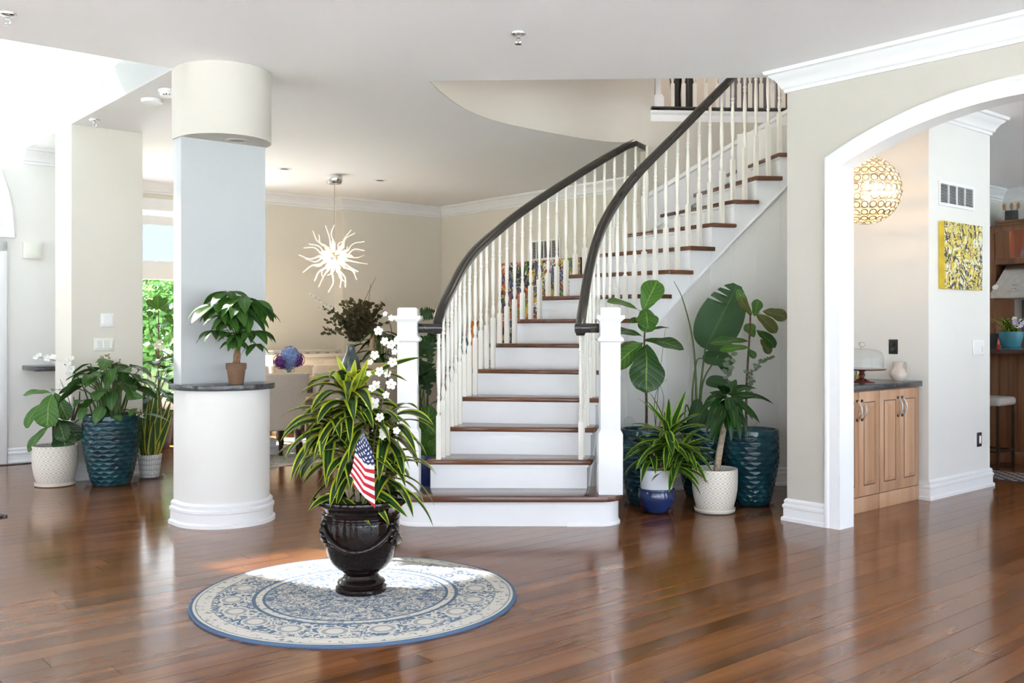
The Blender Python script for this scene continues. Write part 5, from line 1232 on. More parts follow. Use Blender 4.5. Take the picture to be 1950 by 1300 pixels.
def blossom(parent, p, r, rg):
    m = MB(); ax = Vector((rg.uniform(-0.5, 0.5), -1, rg.uniform(-0.2, 0.7))).normalized(); a = ax.orthogonal().normalized(); b_ = ax.cross(a); ph = rg.uniform(0, 6)
    for k in range(5):
        t = ph+2*pi*k/5; d_ = a*cos(t)+b_*sin(t); e = a*cos(t+pi/2)+b_*sin(t+pi/2)
        m.add([p, p+d_*r*0.55+e*r*0.42+ax*r*0.22, p+d_*r*0.95+e*r*0.28+ax*r*0.3, p+d_*r*1.02+ax*r*0.36, p+d_*r*0.95-e*r*0.28+ax*r*0.3, p+d_*r*0.55-e*r*0.42+ax*r*0.22], [(0, 1, 2, 3), (0, 3, 4, 5)])
    o = m.build('blossom', PETAL, parent, 60)
    m = MB(); m.sphere(p+ax*r*0.15, r*0.16, 6, 5); m.build('eye', BLOSSEYE, o); return o
def twigs(px, pts, r, name='branch'): return px.tube(name, TWIG, pts, r, 6)

# ================================================================ 1. brown urn with lemon striped dracaena, flag and blossoms
UD = 4.76; up = Vector((tx(688)*UD, UD, 0.0115))
U = thing('urn_plant', 'lemon striped dracaena in a glossy dark brown urn on the round rug', 'potted plant', up)
UP = [(0, 0.0), (0.122, 0.0), (0.126, 0.006), (0.124, 0.022), (0.112, 0.028), (0.112, 0.036), (0.118, 0.044), (0.112, 0.054), (0.098, 0.06), (0.088, 0.072), (0.084, 0.084), (0.088, 0.094), (0.104, 0.104), (0.128, 0.122), (0.150, 0.15), (0.166, 0.185), (0.176, 0.22), (0.182, 0.26), (0.186, 0.30), (0.188, 0.335), (0.186, 0.352), (0.191, 0.356), (0.191, 0.366), (0.186, 0.370), (0.186, 0.378), (0.191, 0.382), (0.192, 0.390), (0.188, 0.396), (0.196, 0.41), (0.212, 0.425), (0.226, 0.435), (0.231, 0.447), (0.228, 0.458), (0.216, 0.462), (0.204, 0.455), (0.195, 0.43), (0.19, 0.40)]
m = MB(); m.lathe(UP, 64, cap=False, rfun=lambda a, z: 0.0012*sin(z*900) if 0.10 < z < 0.34 else 0); m.build('urn', URNM, U, 40)
def urnr(z):
    for (r0, z0), (r1, z1) in zip(UP[1:], UP[2:]):
        if z0 <= z <= z1 and z1 > z0: return r0+(r1-r0)*(z-z0)/(z1-z0)
    return 0.18
m = MB()
for k in range(3):
    a0 = -pi/2-pi/3+2*pi/3*k; pts = []
    for i in range(25):
        s = i/24; a = a0+2*pi/3*s; z = 0.335-0.11*sin(pi*s)**0.8; r = urnr(z)+0.003; pts.append((r*cos(a), r*sin(a), z))
    m.tube(pts, [0.013+0.004*(i % 2) for i in range(25)], 8)
m.build('swag', URNM, U, 60)
for k in range(3):
    a = -pi/2-pi/3+2*pi/3*k; m = MB()
    for z, r in ((0.345, 0.02), (0.315, 0.026), (0.285, 0.018), (0.262, 0.012)): m.sphere(((urnr(z)+0.003)*cos(a), (urnr(z)+0.003)*sin(a), z), r, 10, 8)
    m.build('rosette', URNM, U)
soil(U, 0.2, 0.432); 
UX = Px(U, UD); rg = random.Random(21)
HEADS = [((664, 745, 0.0), 44, 0.35, 0.95), ((700, 790, -0.04), 22, 0.33, 0.7), ((738, 800, 0.04), 20, 0.33, 0.7), ((630, 790, 0.02), 24, 0.34, 0.6), ((665, 860, -0.06), 18, 0.30, 0.5), ((738, 880, -0.02), 22, 0.31, 0.6), ((615, 830, 0.08), 10, 0.28, 0.4), ((700, 860, 0.08), 10, 0.28, 0.5)]
for (hp, n_, L0, elmax) in HEADS:
    c = UX.p(*hp); base_ = Vector((c.x*0.25, c.y*0.25, 0.43))
    m = MB(); m.tube([base_, (base_+c)/2+Vector((0.01, 0, 0)), c], [0.013, 0.011, 0.007], 8); m.build('stem', PALEBARK, U)
    for i in range(n_):
        f = i/n_; az = i*2.39996+rg.uniform(-0.3, 0.3); el = elmax*(1-f)**1.0*1.25-0.30*f+rg.uniform(-0.15, 0.15); el = min(el, 1.35)
        L = L0*rg.uniform(0.75, 1.15)*(0.55 if f < 0.14 else 1.0); b0 = c+Vector((0, 0, -0.13*f+0.02))
        aleaf(U, DRAC, b0, az, el, L, 0.066*rg.uniform(0.8, 1.15), min(0.98, 0.50+0.55*f), 'strap', rg, 10, 0.26, 0.008)
for (b_, t_, w_, cc) in (((640, 945), (588, 972), 20, 0.25), ((700, 940), (742, 1000), 20, 0.15), ((705, 935), (776, 985), 22, 0.2), ((655, 950), (706, 1000), 15, 0.1), ((665, 900), (640, 965), 18, 0.1), ((718, 708), (806, 680), 16, 0.12)):
    UX.leaf(DRAC, b_, t_, w_, cc, (-0.05, -0.20 if t_[1] > 900 else 0.0), (0, -0.6, 0.8), 'strap', 0.25, 0.01, 10)
for (b_, t_, w_, dd) in (((668, 742), (650, 694), 15, (0, -0.05)), ((672, 742), (676, 684), 16, (0, -0.03)), ((676, 742), (700, 692), 16, (0, -0.06)), ((670, 744), (690, 705), 17, (-0.04, -0.12)), ((666, 744), (662, 708), 17, (-0.04, -0.12)), ((670, 740), (640, 676), 13, (0, 0.02)), ((676, 740), (722, 700), 15, (0, 0.0)), ((680, 740), (704, 680), 15, (0, 0.05)), ((664, 742), (628, 702), 14, (0, -0.02))): UX.leaf(DRACY, b_, t_, w_, 0.06, dd, (0, -1, 0.5), 'strap', 0.3, 0.01, 10)
br = twigs(UX, [(705, 930, -0.03), (708, 880, -0.08), (716, 820, -0.12), (738, 720, -0.12), (746, 640, -0.1), (738, 600, -0.09)], (0.0055, 0.002))
for (x, y, r) in ((734, 598, 7), (744, 606, 8), (720, 630, 11), (733, 650, 10), (745, 656, 11), (713, 676, 11), (752, 670, 8), (748, 690, 12), (724, 708, 12), (739, 712, 10), (744, 732, 13), (716, 735, 13), (709, 740, 10), (711, 770, 17), (736, 752, 9), (724, 795, 11), (732, 820, 12), (728, 830, 9), (755, 820, 9), (706, 690, 8), (702, 712, 7), (754, 650, 7), (760, 640, 6)):
    blossom(U, UX.p(x, y, -0.13+rg.uniform(-0.02, 0.02)), r*UD/F*0.8, rg)
# flag on a stick
FG = thing('small_flag', 'small stars and stripes flag on a stick among the striped leaves', 'flag', UX.p(700, 950, -0.17)+up); FX = Px(FG, UD-0.23)
m = MB(); m.tube([FX.p(690, 818), FX.p(694, 900, 0.02), FX.p(700, 955, 0.08)], 0.0035, 8); m.build('stick', plain('black stick', (0.02, 0.02, 0.03), 0.4), FG); m = MB(); m.sphere(FX.p(690, 816), 0.006, 8, 6); m.build('finial', BRASSD, FG)
NU, NV = 26, 26; vs = []; fs = []; uvs = []
for j in range(NV+1):
    s = j/NV                                  # 0 top, 1 bottom
    xl = [690, 679, 676, 673, 665][min(4, int(s*4))]+([690, 679, 676, 673, 665][min(4, int(s*4)+1)]-[690, 679, 676, 673, 665][min(4, int(s*4))])*(s*4-int(s*4))
    xr = 692+(712-692)*min(1, s*3.2)**0.8+2*s
    for i in range(NU+1):
        a = i/NU; yb0 = 826+(914-826)*s; yb1 = 824+(968-824)*s; px = xl+(xr-xl)*a-3*s*(1-a); py = yb0+(yb1-yb0)*a**1.1
        dep = 0.012*sin(a*pi*3.0+s*1.5)*min(1, s*3)
        vs.append(FX.p(px, py, dep-0.01)); uvs.append((0.03+0.35*a, 1.0-1.0*min(s, 0.42)-1.35*max(0, s-0.42)-0.24*abs(a-0.55)))
for j in range(NV):
    for i in range(NU): fs.append((j*(NU+1)+i, j*(NU+1)+i+1, (j+1)*(NU+1)+i+1, (j+1)*(NU+1)+i))
me = bpy.data.meshes.new('cloth'); me.from_pydata([tuple(v) for v in vs], [], fs); me.materials.append(FLAGM); ul = me.uv_layers.new(name='UVMap')
for lp in me.loops: ul.data[lp.index].uv = uvs[lp.vertex_index]
me.polygons.foreach_set('use_smooth', [True]*len(me.polygons)); link('cloth', me, FG)
# dusty pink sprig
m = MB(); rg2 = random.Random(4)
for _ in range(70):
    p = UX.p(629+rg2.gauss(0, 8), 872+rg2.gauss(0, 14), 0.02+rg2.uniform(-0.03, 0.03)); m.sphere(p, 0.006, 6, 4)
o = m.build('dried_flowers', PINKFL, U, 60); o['kind'] = 'stuff'

# ================================================================ 2. money tree on the pedestal
mp = W(2.745, 6.06, 0.931); MD = mp.y
T = thing('money_tree', 'money tree with braided trunk in a brown clay pot on the pedestal ledge', 'potted plant', mp)
m = MB(); m.lathe([(0, 0), (0.046, 0), (0.048, 0.004), (0.060, 0.098), (0.066, 0.099), (0.068, 0.138), (0.062, 0.139), (0.058, 0.12)], 32, cap=False); m.build('pot', TERRA, T, 30); soil(T, 0.058, 0.118)
m = MB()
for k in range(4):
    m.tube([(0.017*(1-0.3*s)*cos(2*pi*k/4+s*4.0)+0.012*s, 0.017*(1-0.3*s)*sin(2*pi*k/4+s*4.0), 0.11+0.17*s) for s in [i/12 for i in range(13)]], [0.013-0.006*i/12 for i in range(13)], 7)
m.build('trunk', plain('braided trunk bark', (0.22, 0.12, 0.065), 0.8, var=0.35, scale=30, bump=0.6), T)
CUV = Vector((-SU, CU, 0)); MX = Px(T, MD); rg = random.Random(8); mc = MX.p(455, 655)
MH = [(409, 580, -0.16, 0.22), (434, 556, -0.10, 0.21), (464, 565, -0.18, 0.23), (478, 575, -0.06, 0.22), (492, 585, -0.04, 0.20), (446, 570, -0.10, 0.20), (484, 630, -0.10, 0.18), (440, 610, -0.14, 0.18), (410, 630, -0.10, 0.16), (470, 600, -0.16, 0.19), (425, 585, -0.04, 0.20), (462, 590, -0.02, 0.20), (455, 635, -0.12, 0.15), (450, 650, -0.08, 0.13), (488, 655, -0.06, 0.13), (430, 600, -0.2, 0.18), (455, 585, -0.22, 0.2)]
stm = MB()
for (x, y, dd, L) in MH:
    h = MX.p(x, y, dd); stm.tube([mc+Vector((0.01, 0, -0.02)), (mc+h)/2+Vector((0, 0, 0.05)), h], [0.0045, 0.0035, 0.003], 6); nl = rg.choice((6, 7))
    for k in range(nl):
        az = 2*pi*k/nl+rg.uniform(-0.25, 0.25); Lk = L*rg.uniform(0.85, 1.1); room = max(0.03, 0.20-((h+mp)@CUV)+6.05)
        into = sin(az-TH); Lk = min(Lk, room/into) if into > 0.15 else Lk
        aleaf(T, PACHL, h, az, rg.uniform(-0.35, 0.12), Lk, L*0.36, rg.uniform(0.62, 0.92), 'lance', rg, 8, 0.18, 0.012)
stm.build('stems', GREENSTEM, T)

# ================================================================ 3. left group
# fiddle leaf fig in cream pot
cp = Vector((tx(105)*8.02, 8.02, 0)); T = thing('fig_plant', 'short fiddle leaf fig in an embossed cream pot left of the teal pot', 'potted plant', cp)
def creampot(t, R, Hh, sc=True):
    z0 = 0.018 if sc else 0
    m = MB(); m.lathe([(0, z0), (R*0.74, z0), (R*0.80, z0+0.01), (R*0.92, z0+Hh*0.28), (R*0.985, z0+Hh*0.5), (R, z0+Hh*0.7), (R, z0+Hh), (R-0.014, z0+Hh), (R-0.018, z0+Hh-0.07)], 48, cap=False); m.build('pot', CREAMPOT, t, 40); soil(t, R-0.018, z0+Hh-0.045)
    if sc: m = MB(); m.lathe([(0, 0.002), (R*0.82, 0.002), (R*0.88, 0.008), (R*0.90, 0.032), (R*0.87, 0.032), (R*0.84, 0.018), (0, 0.017)], 40, cap=False); m.build('saucer', CLAY if False else CREAMWOOD, t)
creampot(T, 0.178, 0.315); X_ = Px(T, 8.02)
X_.tube('trunk', BARK, [(106, 868), (103, 840), (101, 800), (99, 755)], (0.016, 0.008))
for (b_, t_, w_, mat, dd, nr) in (((98, 748), (44, 752), 23, FIGLB, (0, -0.05), (0, -0.5, 1)), ((98, 750), (90, 815), 52, FIGLB, (-0.06, -0.14), (0, -1, 0.35)), ((104, 748), (130, 800), 34, FIGLB, (0.02, 0.0), (0.5, -1, 0.4)), ((78, 768), (50, 815), 28, FIGLB, (0.03, 0), (-0.4, -1, 0.3)), ((94, 812), (53, 860), 27, FIGLB, (-0.05, -0.1), (-0.2, -0.8, 0.7)), ((112, 798), (124, 840), 32, FIGL, (-0.05, -0.12), (0.2, -1, 0.3)), ((112, 812), (128, 858), 48, FIGL, (0.0, -0.04), (0.4, -1, 0.2)), ((118, 800), (152, 838), 36, FIGL, (0.05, 0.06), (0.5, -1, 0.3)), ((100, 745), (112, 742), 22, FIGLB, (0, 0.12), (0, -0.4, 1))):
    X_.leaf(mat, b_, t_, w_, 0.16, dd, nr, 'fiddle', 0.14, 0.035)
rg = random.Random(31)
# philodendron in the big teal pot
pp = Vector((tx(212)*8.06, 8.06, 0)); T = thing('philodendron_plant', 'leafy philodendron in a large teal scalloped pot by the pier', 'potted plant', pp)
link('pot', TPML, T); soil(T, 0.20, 0.52); saucer(T, 0.21); X_ = Px(T, 8.06)
sm = MB()
for i in range(46):
    a = i*2.39996; f = (i+0.5)/46; r = 0.06+0.25*sqrt(f)*rg.uniform(0.7, 1.1); hz = 0.98-0.28*f*f+rg.uniform(-0.08, 0.07)
    if f > 0.9: hz -= 0.10
    h = Vector((r*cos(a), r*sin(a)*0.62-0.03, hz)); b0 = Vector((0.09*rg.uniform(-1, 1), 0.09*rg.uniform(-1, 1), 0.52))
    sm.tube([b0, (b0+h)/2+Vector((0, 0, 0.08)), h], [0.007, 0.006, 0.004], 6)
    aleaf(T, PHILL, h, a+rg.uniform(-0.6, 0.6), rg.uniform(-0.5, 0.25), rg.uniform(0.15, 0.23), rg.uniform(0.085, 0.13), rg.uniform(0.3, 0.8), 'heart', rg, 9, 0.12, 0.02)
for (b_, t_, w_) in (((196, 775), (180, 808), 24), ((162, 775), (152, 802), 18), ((240, 752), (274, 757), 18), ((215, 745), (212, 782), 22), ((172, 770), (160, 762), 20), ((245, 790), (262, 778), 12)):
    X_.leaf(PHILL, b_, t_, w_, 0.15, (-0.2, -0.26), (0, -1, 0.3), 'heart', 0.15, 0.02)
for k in range(5): x = 0.02+0.018*k; sm.tube([(x, -0.06, 0.52), (x+0.012, -0.07, 0.72), (x+0.03, -0.06, 0.95)], [0.008, 0.008, 0.006], 6)
sm.build('stalks', GREENSTEM, T)
for (x, y) in ((195, 682), (205, 676), (212, 690), (188, 690), (228, 686), (202, 698)):
    m = MB(); m.tube([X_.p(205, 740, -0.1), X_.p(x+3, y+14, -0.1), X_.p(x, y, -0.1)], [0.003, 0.002, 0.0015], 5); o = m.build('bud_twig', TWIG, T)
    m = MB(); [m.sphere(X_.p(x+rg.uniform(-5, 5), y+rg.uniform(-4, 8), -0.1), 0.007, 6, 4) for _ in range(7)]; m.build('buds', plain('olive bud', (0.22, 0.22, 0.05), 0.7), o)
bt = thing('blossom_branch', 'arching white blossom branch between the fig and the teal pot', 'branch', Vector((tx(140)*8.08, 8.08, 0.35))); B_ = Px(bt, 8.05)
twigs(B_, [(176, 790), (160, 740), (138, 705), (110, 688), (66, 678)], (0.006, 0.002)); twigs(B_, [(138, 800), (134, 770), (120, 735), (114, 722)], (0.004, 0.0015)); twigs(B_, [(140, 800), (150, 770), (152, 745)], (0.010, 0.004)); twigs(B_, [(136, 800), (142, 775), (140, 755)], (0.008, 0.003)); twigs(B_, [(142, 805), (158, 790), (162, 775)], (0.006, 0.002))
for (x, y, r) in ((68, 680, 4), (75, 676, 4), (90, 682, 6), (92, 684, 5), (101, 680, 5), (112, 687, 5), (119, 690, 4), (130, 684, 5), (132, 688, 5), (136, 702, 6), (133, 710, 6), (135, 714, 5), (128, 698, 4), (137, 682, 4), (113, 728, 3), (118, 740, 3), (124, 748, 3)): blossom(bt, B_.p(x, y, -0.02), r*8.05/F*1.2, rg)
# snake plant
sp_ = Vector((tx(285)*8.42, 8.42, 0)); T = thing('snake_plant', 'yellow-edged snake plant in a small white pot beside the pedestal', 'potted plant', sp_); X_ = Px(T, 8.42)
m = MB(); m.lathe([(0, 0.008), (0.075, 0.008), (0.08, 0.014), (0.102, 0.20), (0.104, 0.205), (0.097, 0.206), (0.094, 0.17)], 40, cap=False); m.build('pot', WHITEPOT, T, 40); soil(T, 0.094, 0.185); saucer(T, 0.13)
for (b_, t_, w_, dd) in (((286, 872), (299, 740), 15, (0, 0)), ((282, 870), (284, 755), 12, (-0.03, -0.03)), ((290, 872), (306, 772), 15, (-0.03, -0.06)), ((276, 872), (268, 775), 9, (0, 0)), ((288, 870), (326, 762), 13, (0.0, 0.06)), ((294, 872), (329, 780), 11, (-0.02, -0.06)), ((280, 871), (291, 750), 9, (0.03, 0.02)), ((272, 872), (266, 830), 7, (0, -0.02)), ((284, 872), (280, 800), 12, (-0.05, -0.06)), ((296, 872), (318, 790), 11, (0.03, 0.04)), ((288, 872), (293, 800), 12, (-0.06, -0.09))):
    X_.leaf(SNAKEL, b_, t_, w_*1.35, 0.03, dd, (0.3*(1 if t_[0] > 290 else -1), -1, 0.1), 'strap', 0.25, 0.01, 14)

# ================================================================ 4. right group
RP = Vector((tx(1231)*7.17, 7.17, 0)); T = thing('fig_plant', 'fiddle leaf fig with big round leaves in the teal pot next to the right newel', 'potted plant', RP)
link('pot', TPM, T); soil(T, 0.17, 0.50); saucer(T, 0.17); X_ = Px(T, 7.17)
X_.tube('trunk', BARK, [(1231, 835), (1231, 770), (1229, 700), (1227, 655), (1229, 600)], (0.011, 0.006))
for (b_, t_, w_, mat, dd, nr) in (((1225, 592), (1252, 534), 50, FIGLB, (0, 0.06), (-0.2, -1, 0.15)), ((1219, 592), (1156, 574), 28, FIGLB, (0, -0.12), (0.1, -0.6, 0.9)), ((1229, 588), (1234, 626), 46, FIGLB, (-0.02, -0.14), (0, -1, 0.7)), ((1232, 604), (1230, 633), 38, FIGLB, (0.02, -0.06), (0, -1, 0.4)), ((1230, 632), (1273, 624), 16, FIGL, (0.02, 0.04), (0, -0.3, 1)), ((1226, 648), (1302, 665), 36, FIGL, (0, -0.1), (0.1, -0.7, 0.8)), ((1224, 640), (1160, 632), 30, FIGL, (0, -0.02), (0, -0.6, 0.9)), ((1224, 652), (1168, 700), 46, FIGLB, (0.02, 0.0), (-0.3, -1, 0.3)), ((1230, 656), (1230, 748), 74, FIGL, (-0.02, -0.14), (0.05, -1, 0.35)), ((1216, 652), (1182, 668), 26, FIGOLD, (0.03, 0.06), (0, -1, 0.4)), ((1212, 604), (1200, 614), 12, FIGLB, (0, -0.04), (0, -1, 0.2))):
    X_.leaf(mat, b_, t_, w_, 0.14, dd, nr, 'fiddle', 0.16, 0.035, 14)
def globe(px, py, d, r, label, z):
    c = P(px, py, d); t = thing('watering_globe', label, 'watering globe', (c.x, c.y, z), 0, 'glass watering globes')
    m = MB(); m.sphere((0, 0, c.z-z), r, 20, 12); m.build('bulb', DOME, t); m = MB(); m.tube([(0, 0, c.z-z-r*0.95), (0.006, 0, (c.z-z)*0.5), (0.008, 0, 0)], [0.008, 0.006, 0.004], 8); m.build('stem', DOME, t)
globe(1198, 803, 7.03, 0.040, 'glass watering globe in the teal pot next to the newel', 0.505)
X_.tube('twig', TWIG, [(1247, 830, 0.1), (1252, 760, 0.1), (1258, 700, 0.1), (1267, 625, 0.12)], (0.003, 0.0012), 5); X_.tube('twig', TWIG, [(1250, 830, 0.1), (1246, 770, 0.1), (1255, 735, 0.1), (1270, 722, 0.1)], (0.003, 0.0012), 5); X_.tube('twig', TWIG, [(1252, 830, 0.1), (1264, 765, 0.1), (1256, 730, 0.1)], (0.003, 0.0012), 5)
# bird of paradise, middle back
BP = Vector((tx(1338)*7.47, 7.47, 0)); T = thing('bird_of_paradise', 'bird of paradise with one split paddle leaf in the rear teal pot', 'potted plant', BP)
link('pot', TPM, T); soil(T, 0.17, 0.50); X_ = Px(T, 7.47)
X_.leaf(BIRDL, (1343, 664), (1404, 542), 86, 0.03, (0, -0.05), (-0.1, -1, 0.1), 'paddle', 0.10, 0.004, 44, notch=((0.66, 0.70, -1, 0.22), (0.78, 0.81, -1, 0.2), (0.87, 0.895, -1, 0.25)))
X_.tube('stalk', GREENSTEM, [(1330, 820), (1334, 740), (1343, 664)], (0.012, 0.007)); X_.tube('stalk', GREENSTEM, [(1326, 820), (1325, 720), (1318, 640), (1300, 570), (1283, 535)], (0.011, 0.002)); X_.tube('stalk', GREENSTEM, [(1332, 820), (1338, 730), (1368, 676)], (0.010, 0.005)); X_.tube('stalk', GREENSTEM, [(1326, 820), (1318, 760), (1326, 690), (1338, 682)], (0.009, 0.004)); X_.tube('stalk', GREENSTEM, [(1322, 820), (1308, 770), (1303, 800)], (0.006, 0.004))
for (b_, t_, w_, dd) in (((1338, 682), (1398, 688), 36, (0, 0.02)), ((1368, 672), (1390, 712), 34, (0.05, 0.1)), ((1345, 725), (1392, 735), 30, (0, -0.1)), ((1330, 760), (1318, 815), 24, (-0.05, -0.1)), ((1335, 770), (1345, 825), 24, (-0.05, -0.1)), ((1322, 780), (1310, 825), 18, (0.05, 0.0))):
    X_.leaf(BIRDL, b_, t_, w_, 0.12, dd, (0, -0.9, 0.6), 'paddle', 0.15, 0.01, 14)
m = MB(); m.sphere(X_.p(1390, 800, -0.1), 0.001, 4, 3)
# fiddle leaf fig, right teal pot
FP = Vector((tx(1432)*7.15, 7.15, 0)); T = thing('fig_plant', 'tall thin fiddle leaf fig with olive leaves in the rightmost teal pot', 'potted plant', FP)
link('pot', TPM, T); soil(T, 0.17, 0.50); saucer(T, 0.17); X_ = Px(T, 7.15)
X_.tube('trunk', BARK, [(1421, 840), (1421, 760), (1424, 690), (1428, 630), (1429, 596)], (0.011, 0.006))
for (b_, t_, w_, mat, dd, nr) in (((1430, 602), (1404, 550), 20, FIGLB, (0, 0.03), (-0.5, -1, 0.3)), ((1432, 600), (1408, 565), 18, FIGOLD, (0, -0.05), (-0.5, -0.8, 0.3)), ((1436, 602), (1444, 570), 24, FIGLB, (0, 0.0), (0, -1, 0.3)), ((1452, 592), (1499, 606), 30, FIGOLD, (0, -0.05), (0.1, -1, 0.4)), ((1438, 596), (1478, 634), 32, FIGOLD, (0, -0.08), (0.2, -1, 0.5)), ((1425, 650), (1352, 655), 26, FIGL, (0, -0.08), (0, -0.7, 0.8)), ((1426, 662), (1370, 668), 22, FIGLB, (-0.04, -0.12), (0, -0.8, 0.7)), ((1440, 628), (1476, 662), 30, FIGL, (0, -0.05), (0.2, -0.9, 0.6)), ((1448, 645), (1466, 674), 22, FIGOLD, (-0.02, -0.04), (0.2, -1, 0.3)), ((1436, 642), (1422, 616), 26, FIGLB, (0, 0.04), (0, -1, 0.2)), ((1424, 664), (1438, 682), 16, FIGL, (-0.05, -0.1), (0, -1, 0.2)), ((1430, 596), (1452, 598), 12, FIGLB, (0, 0.1), (0, -0.5, 0.8))):
    X_.leaf(mat, b_, t_, w_, 0.14, dd, nr, 'fiddle', 0.16, 0.04, 14)
globe(1430, 803, 7.02, 0.040, 'glass watering globe on the right of the rightmost teal pot', 0.505); globe(1412, 812, 7.05, 0.038, 'glass watering globe on the left of the rightmost teal pot', 0.505)
rg = random.Random(77); es = MB(); el_ = MB()
def euca(X, pts, n, wr, el_, es, dd=0.0, rg=rg, sz=0.02):
    q = [X.p(*p_) for p_ in pts]; es.tube(q, 0.002, 5)
    for i in range(n):
        s = (i+1)/n*(len(q)-1); k = min(len(q)-2, int(s)); p = q[k].lerp(q[k+1], s-k); az = rg.uniform(0, 6.28); L = sz*rg.uniform(0.7, 1.25)
        d_ = Vector((cos(az), sin(az), rg.uniform(-0.4, 0.6))).normalized(); leaf(None, None, p, p+d_*L*0.8, p+d_*L*1.7, L*1.5, d_.orthogonal(), 'round', 4, 0.1, 0, mb=el_)
euca(X_, [(1388, 745, -0.05), (1385, 712, -0.05), (1392, 676, -0.05)], 26, 1, el_, es, sz=0.026); euca(X_, [(1420, 760, -0.05), (1432, 710, -0.05), (1448, 690, -0.05), (1466, 681, -0.05)], 30, 1, el_, es, sz=0.022)
euca(X_, [(1418, 770, -0.06), (1428, 735, -0.08), (1424, 705, -0.08)], 18, 1, el_, es, sz=0.022)
es.build('eucalyptus_twigs', TWIG, T); o = el_.build('eucalyptus_leaves', EUCAG, T); o['kind'] = 'stuff'
# corn plant in cream pot
KP = Vector((tx(1361)*6.86, 6.86, 0)); T = thing('corn_plant', 'corn plant with a thick pale cane in an embossed cream pot', 'potted plant', KP); creampot(T, 0.160, 0.29); saucer(T, 0.165); X_ = Px(T, 6.86)
X_.tube('cane', PALEBARK, [(1363, 910), (1370, 860), (1378, 815), (1384, 770)], (0.026, 0.017), 10)
for (b_, t_, w_, bl, dd) in (((1378, 765), (1353, 838), 19, 0.3, (0, -0.22)), ((1385, 762), (1400, 815), 20, 0.3, (0, -0.25)), ((1388, 758), (1413, 790), 17, 0.35, (0, -0.15)), ((1395, 765), (1447, 806), 16, 0.3, (0, -0.08)), ((1392, 755), (1474, 770), 13, 0.35, (0, 0.0)), ((1380, 755), (1340, 770), 16, 0.3, (0, -0.1)), ((1375, 770), (1338, 815), 17, 0.25, (0, 0.05)), ((1385, 750), (1440, 740), 15, 0.3, (0, 0.12)), ((1380, 750), (1372, 735), 18, 0.3, (0, -0.2)), ((1392, 762), (1424, 835), 11, 0.3, (0, -0.12)), ((1376, 768), (1366, 820), 17, 0.25, (0, -0.18)), ((1390, 765), (1448, 760), 12, 0.35, (0, 0.05)), ((1382, 758), (1350, 748), 15, 0.3, (0, 0.1)), ((1384, 762), (1384, 822), 16, 0.2, (0, -0.1)), ((1388, 752), (1402, 722), 14, 0.1, (0, 0.05)), ((1380, 765), (1392, 800), 18, 0.35, (0, -0.2)), ((1384, 770), (1412, 812), 15, 0.3, (0, 0.02)), ((1374, 762), (1344, 826), 17, 0.35, (-0.05, -0.15)), ((1382, 764), (1358, 848), 17, 0.3, (-0.06, -0.2)), ((1390, 768), (1410, 838), 16, 0.3, (-0.05, -0.2)), ((1392, 758), (1434, 800), 15, 0.35, (-0.04, -0.12)), ((1376, 756), (1330, 790), 15, 0.35, (0, -0.05)), ((1386, 756), (1392, 842), 15, 0.3, (-0.06, -0.22))):
    X_.leaf(CORNL, b_, t_, w_*1.35, bl*0.75, dd, (0.1*(1 if t_[0] > 1384 else -1), -0.55, 0.85), 'strap', 0.25, 0.012, 11)
# striped dracaena in navy and white pot
NP_ = Vector((tx(1250)*6.84, 6.84, 0)); T = thing('striped_dracaena', 'bushy lime striped dracaena in a two-tier navy and white pot', 'potted plant', NP_); X_ = Px(T, 6.84)
m = MB(); m.lathe([(0, 0.008), (0.08, 0.008), (0.086, 0.014), (0.115, 0.06), (0.128, 0.10), (0.130, 0.13), (0.122, 0.155), (0.128, 0.16), (0.128, 0.172), (0.116, 0.174)], 44, cap=False); m.build('pot', NAVY, T, 40)
m = MB(); m.lathe([(0.10, 0.14), (0.112, 0.17), (0.114, 0.30), (0.116, 0.306), (0.108, 0.307), (0.104, 0.28)], 44, cap=False); m.build('liner_pot', RIBBED, T, 40); soil(T, 0.105, 0.285); saucer(T, 0.125)
rg = random.Random(64)
for (hp, n_, L0, em) in (((1272, 832, -0.02), 40, 0.36, 1.1), ((1302, 850, 0.02), 34, 0.34, 0.7), ((1242, 855, 0.02), 22, 0.28, 0.6), ((1285, 880, -0.08), 20, 0.28, 0.35)):
    c = X_.p(*hp); b0 = Vector((0.02, 0, 0.285)); m = MB(); m.tube([b0, (b0+c)/2, c], [0.011, 0.009, 0.006], 7); m.build('stem', PALEBARK, T)
    for i in range(n_):
        f = i/n_; az = i*2.39996+rg.uniform(-0.3, 0.3); el = em*(1-f)*1.2-0.25*f+rg.uniform(-0.15, 0.15); L = L0*rg.uniform(0.75, 1.1)
        aleaf(T, DRACG, c+Vector((0, 0, -0.07*f)), az, min(el, 1.35), L, 0.055*rg.uniform(0.8, 1.1), min(0.92, 0.32+0.6*f), 'strap', rg, 10, 0.26, 0.006)
for (b_, t_, w_, dd) in (((1278, 815), (1306, 744), 13, (0, -0.1)), ((1272, 812), (1275, 770), 12, (0, -0.05)), ((1272, 815), (1232, 763), 9, (0, -0.1)), ((1272, 820), (1282, 865), 18, (-0.1, -0.26))): X_.leaf(DRACG, b_, t_, w_, 0.08, dd, (0, -1, 0.4), 'strap', 0.3, 0.0, 9)

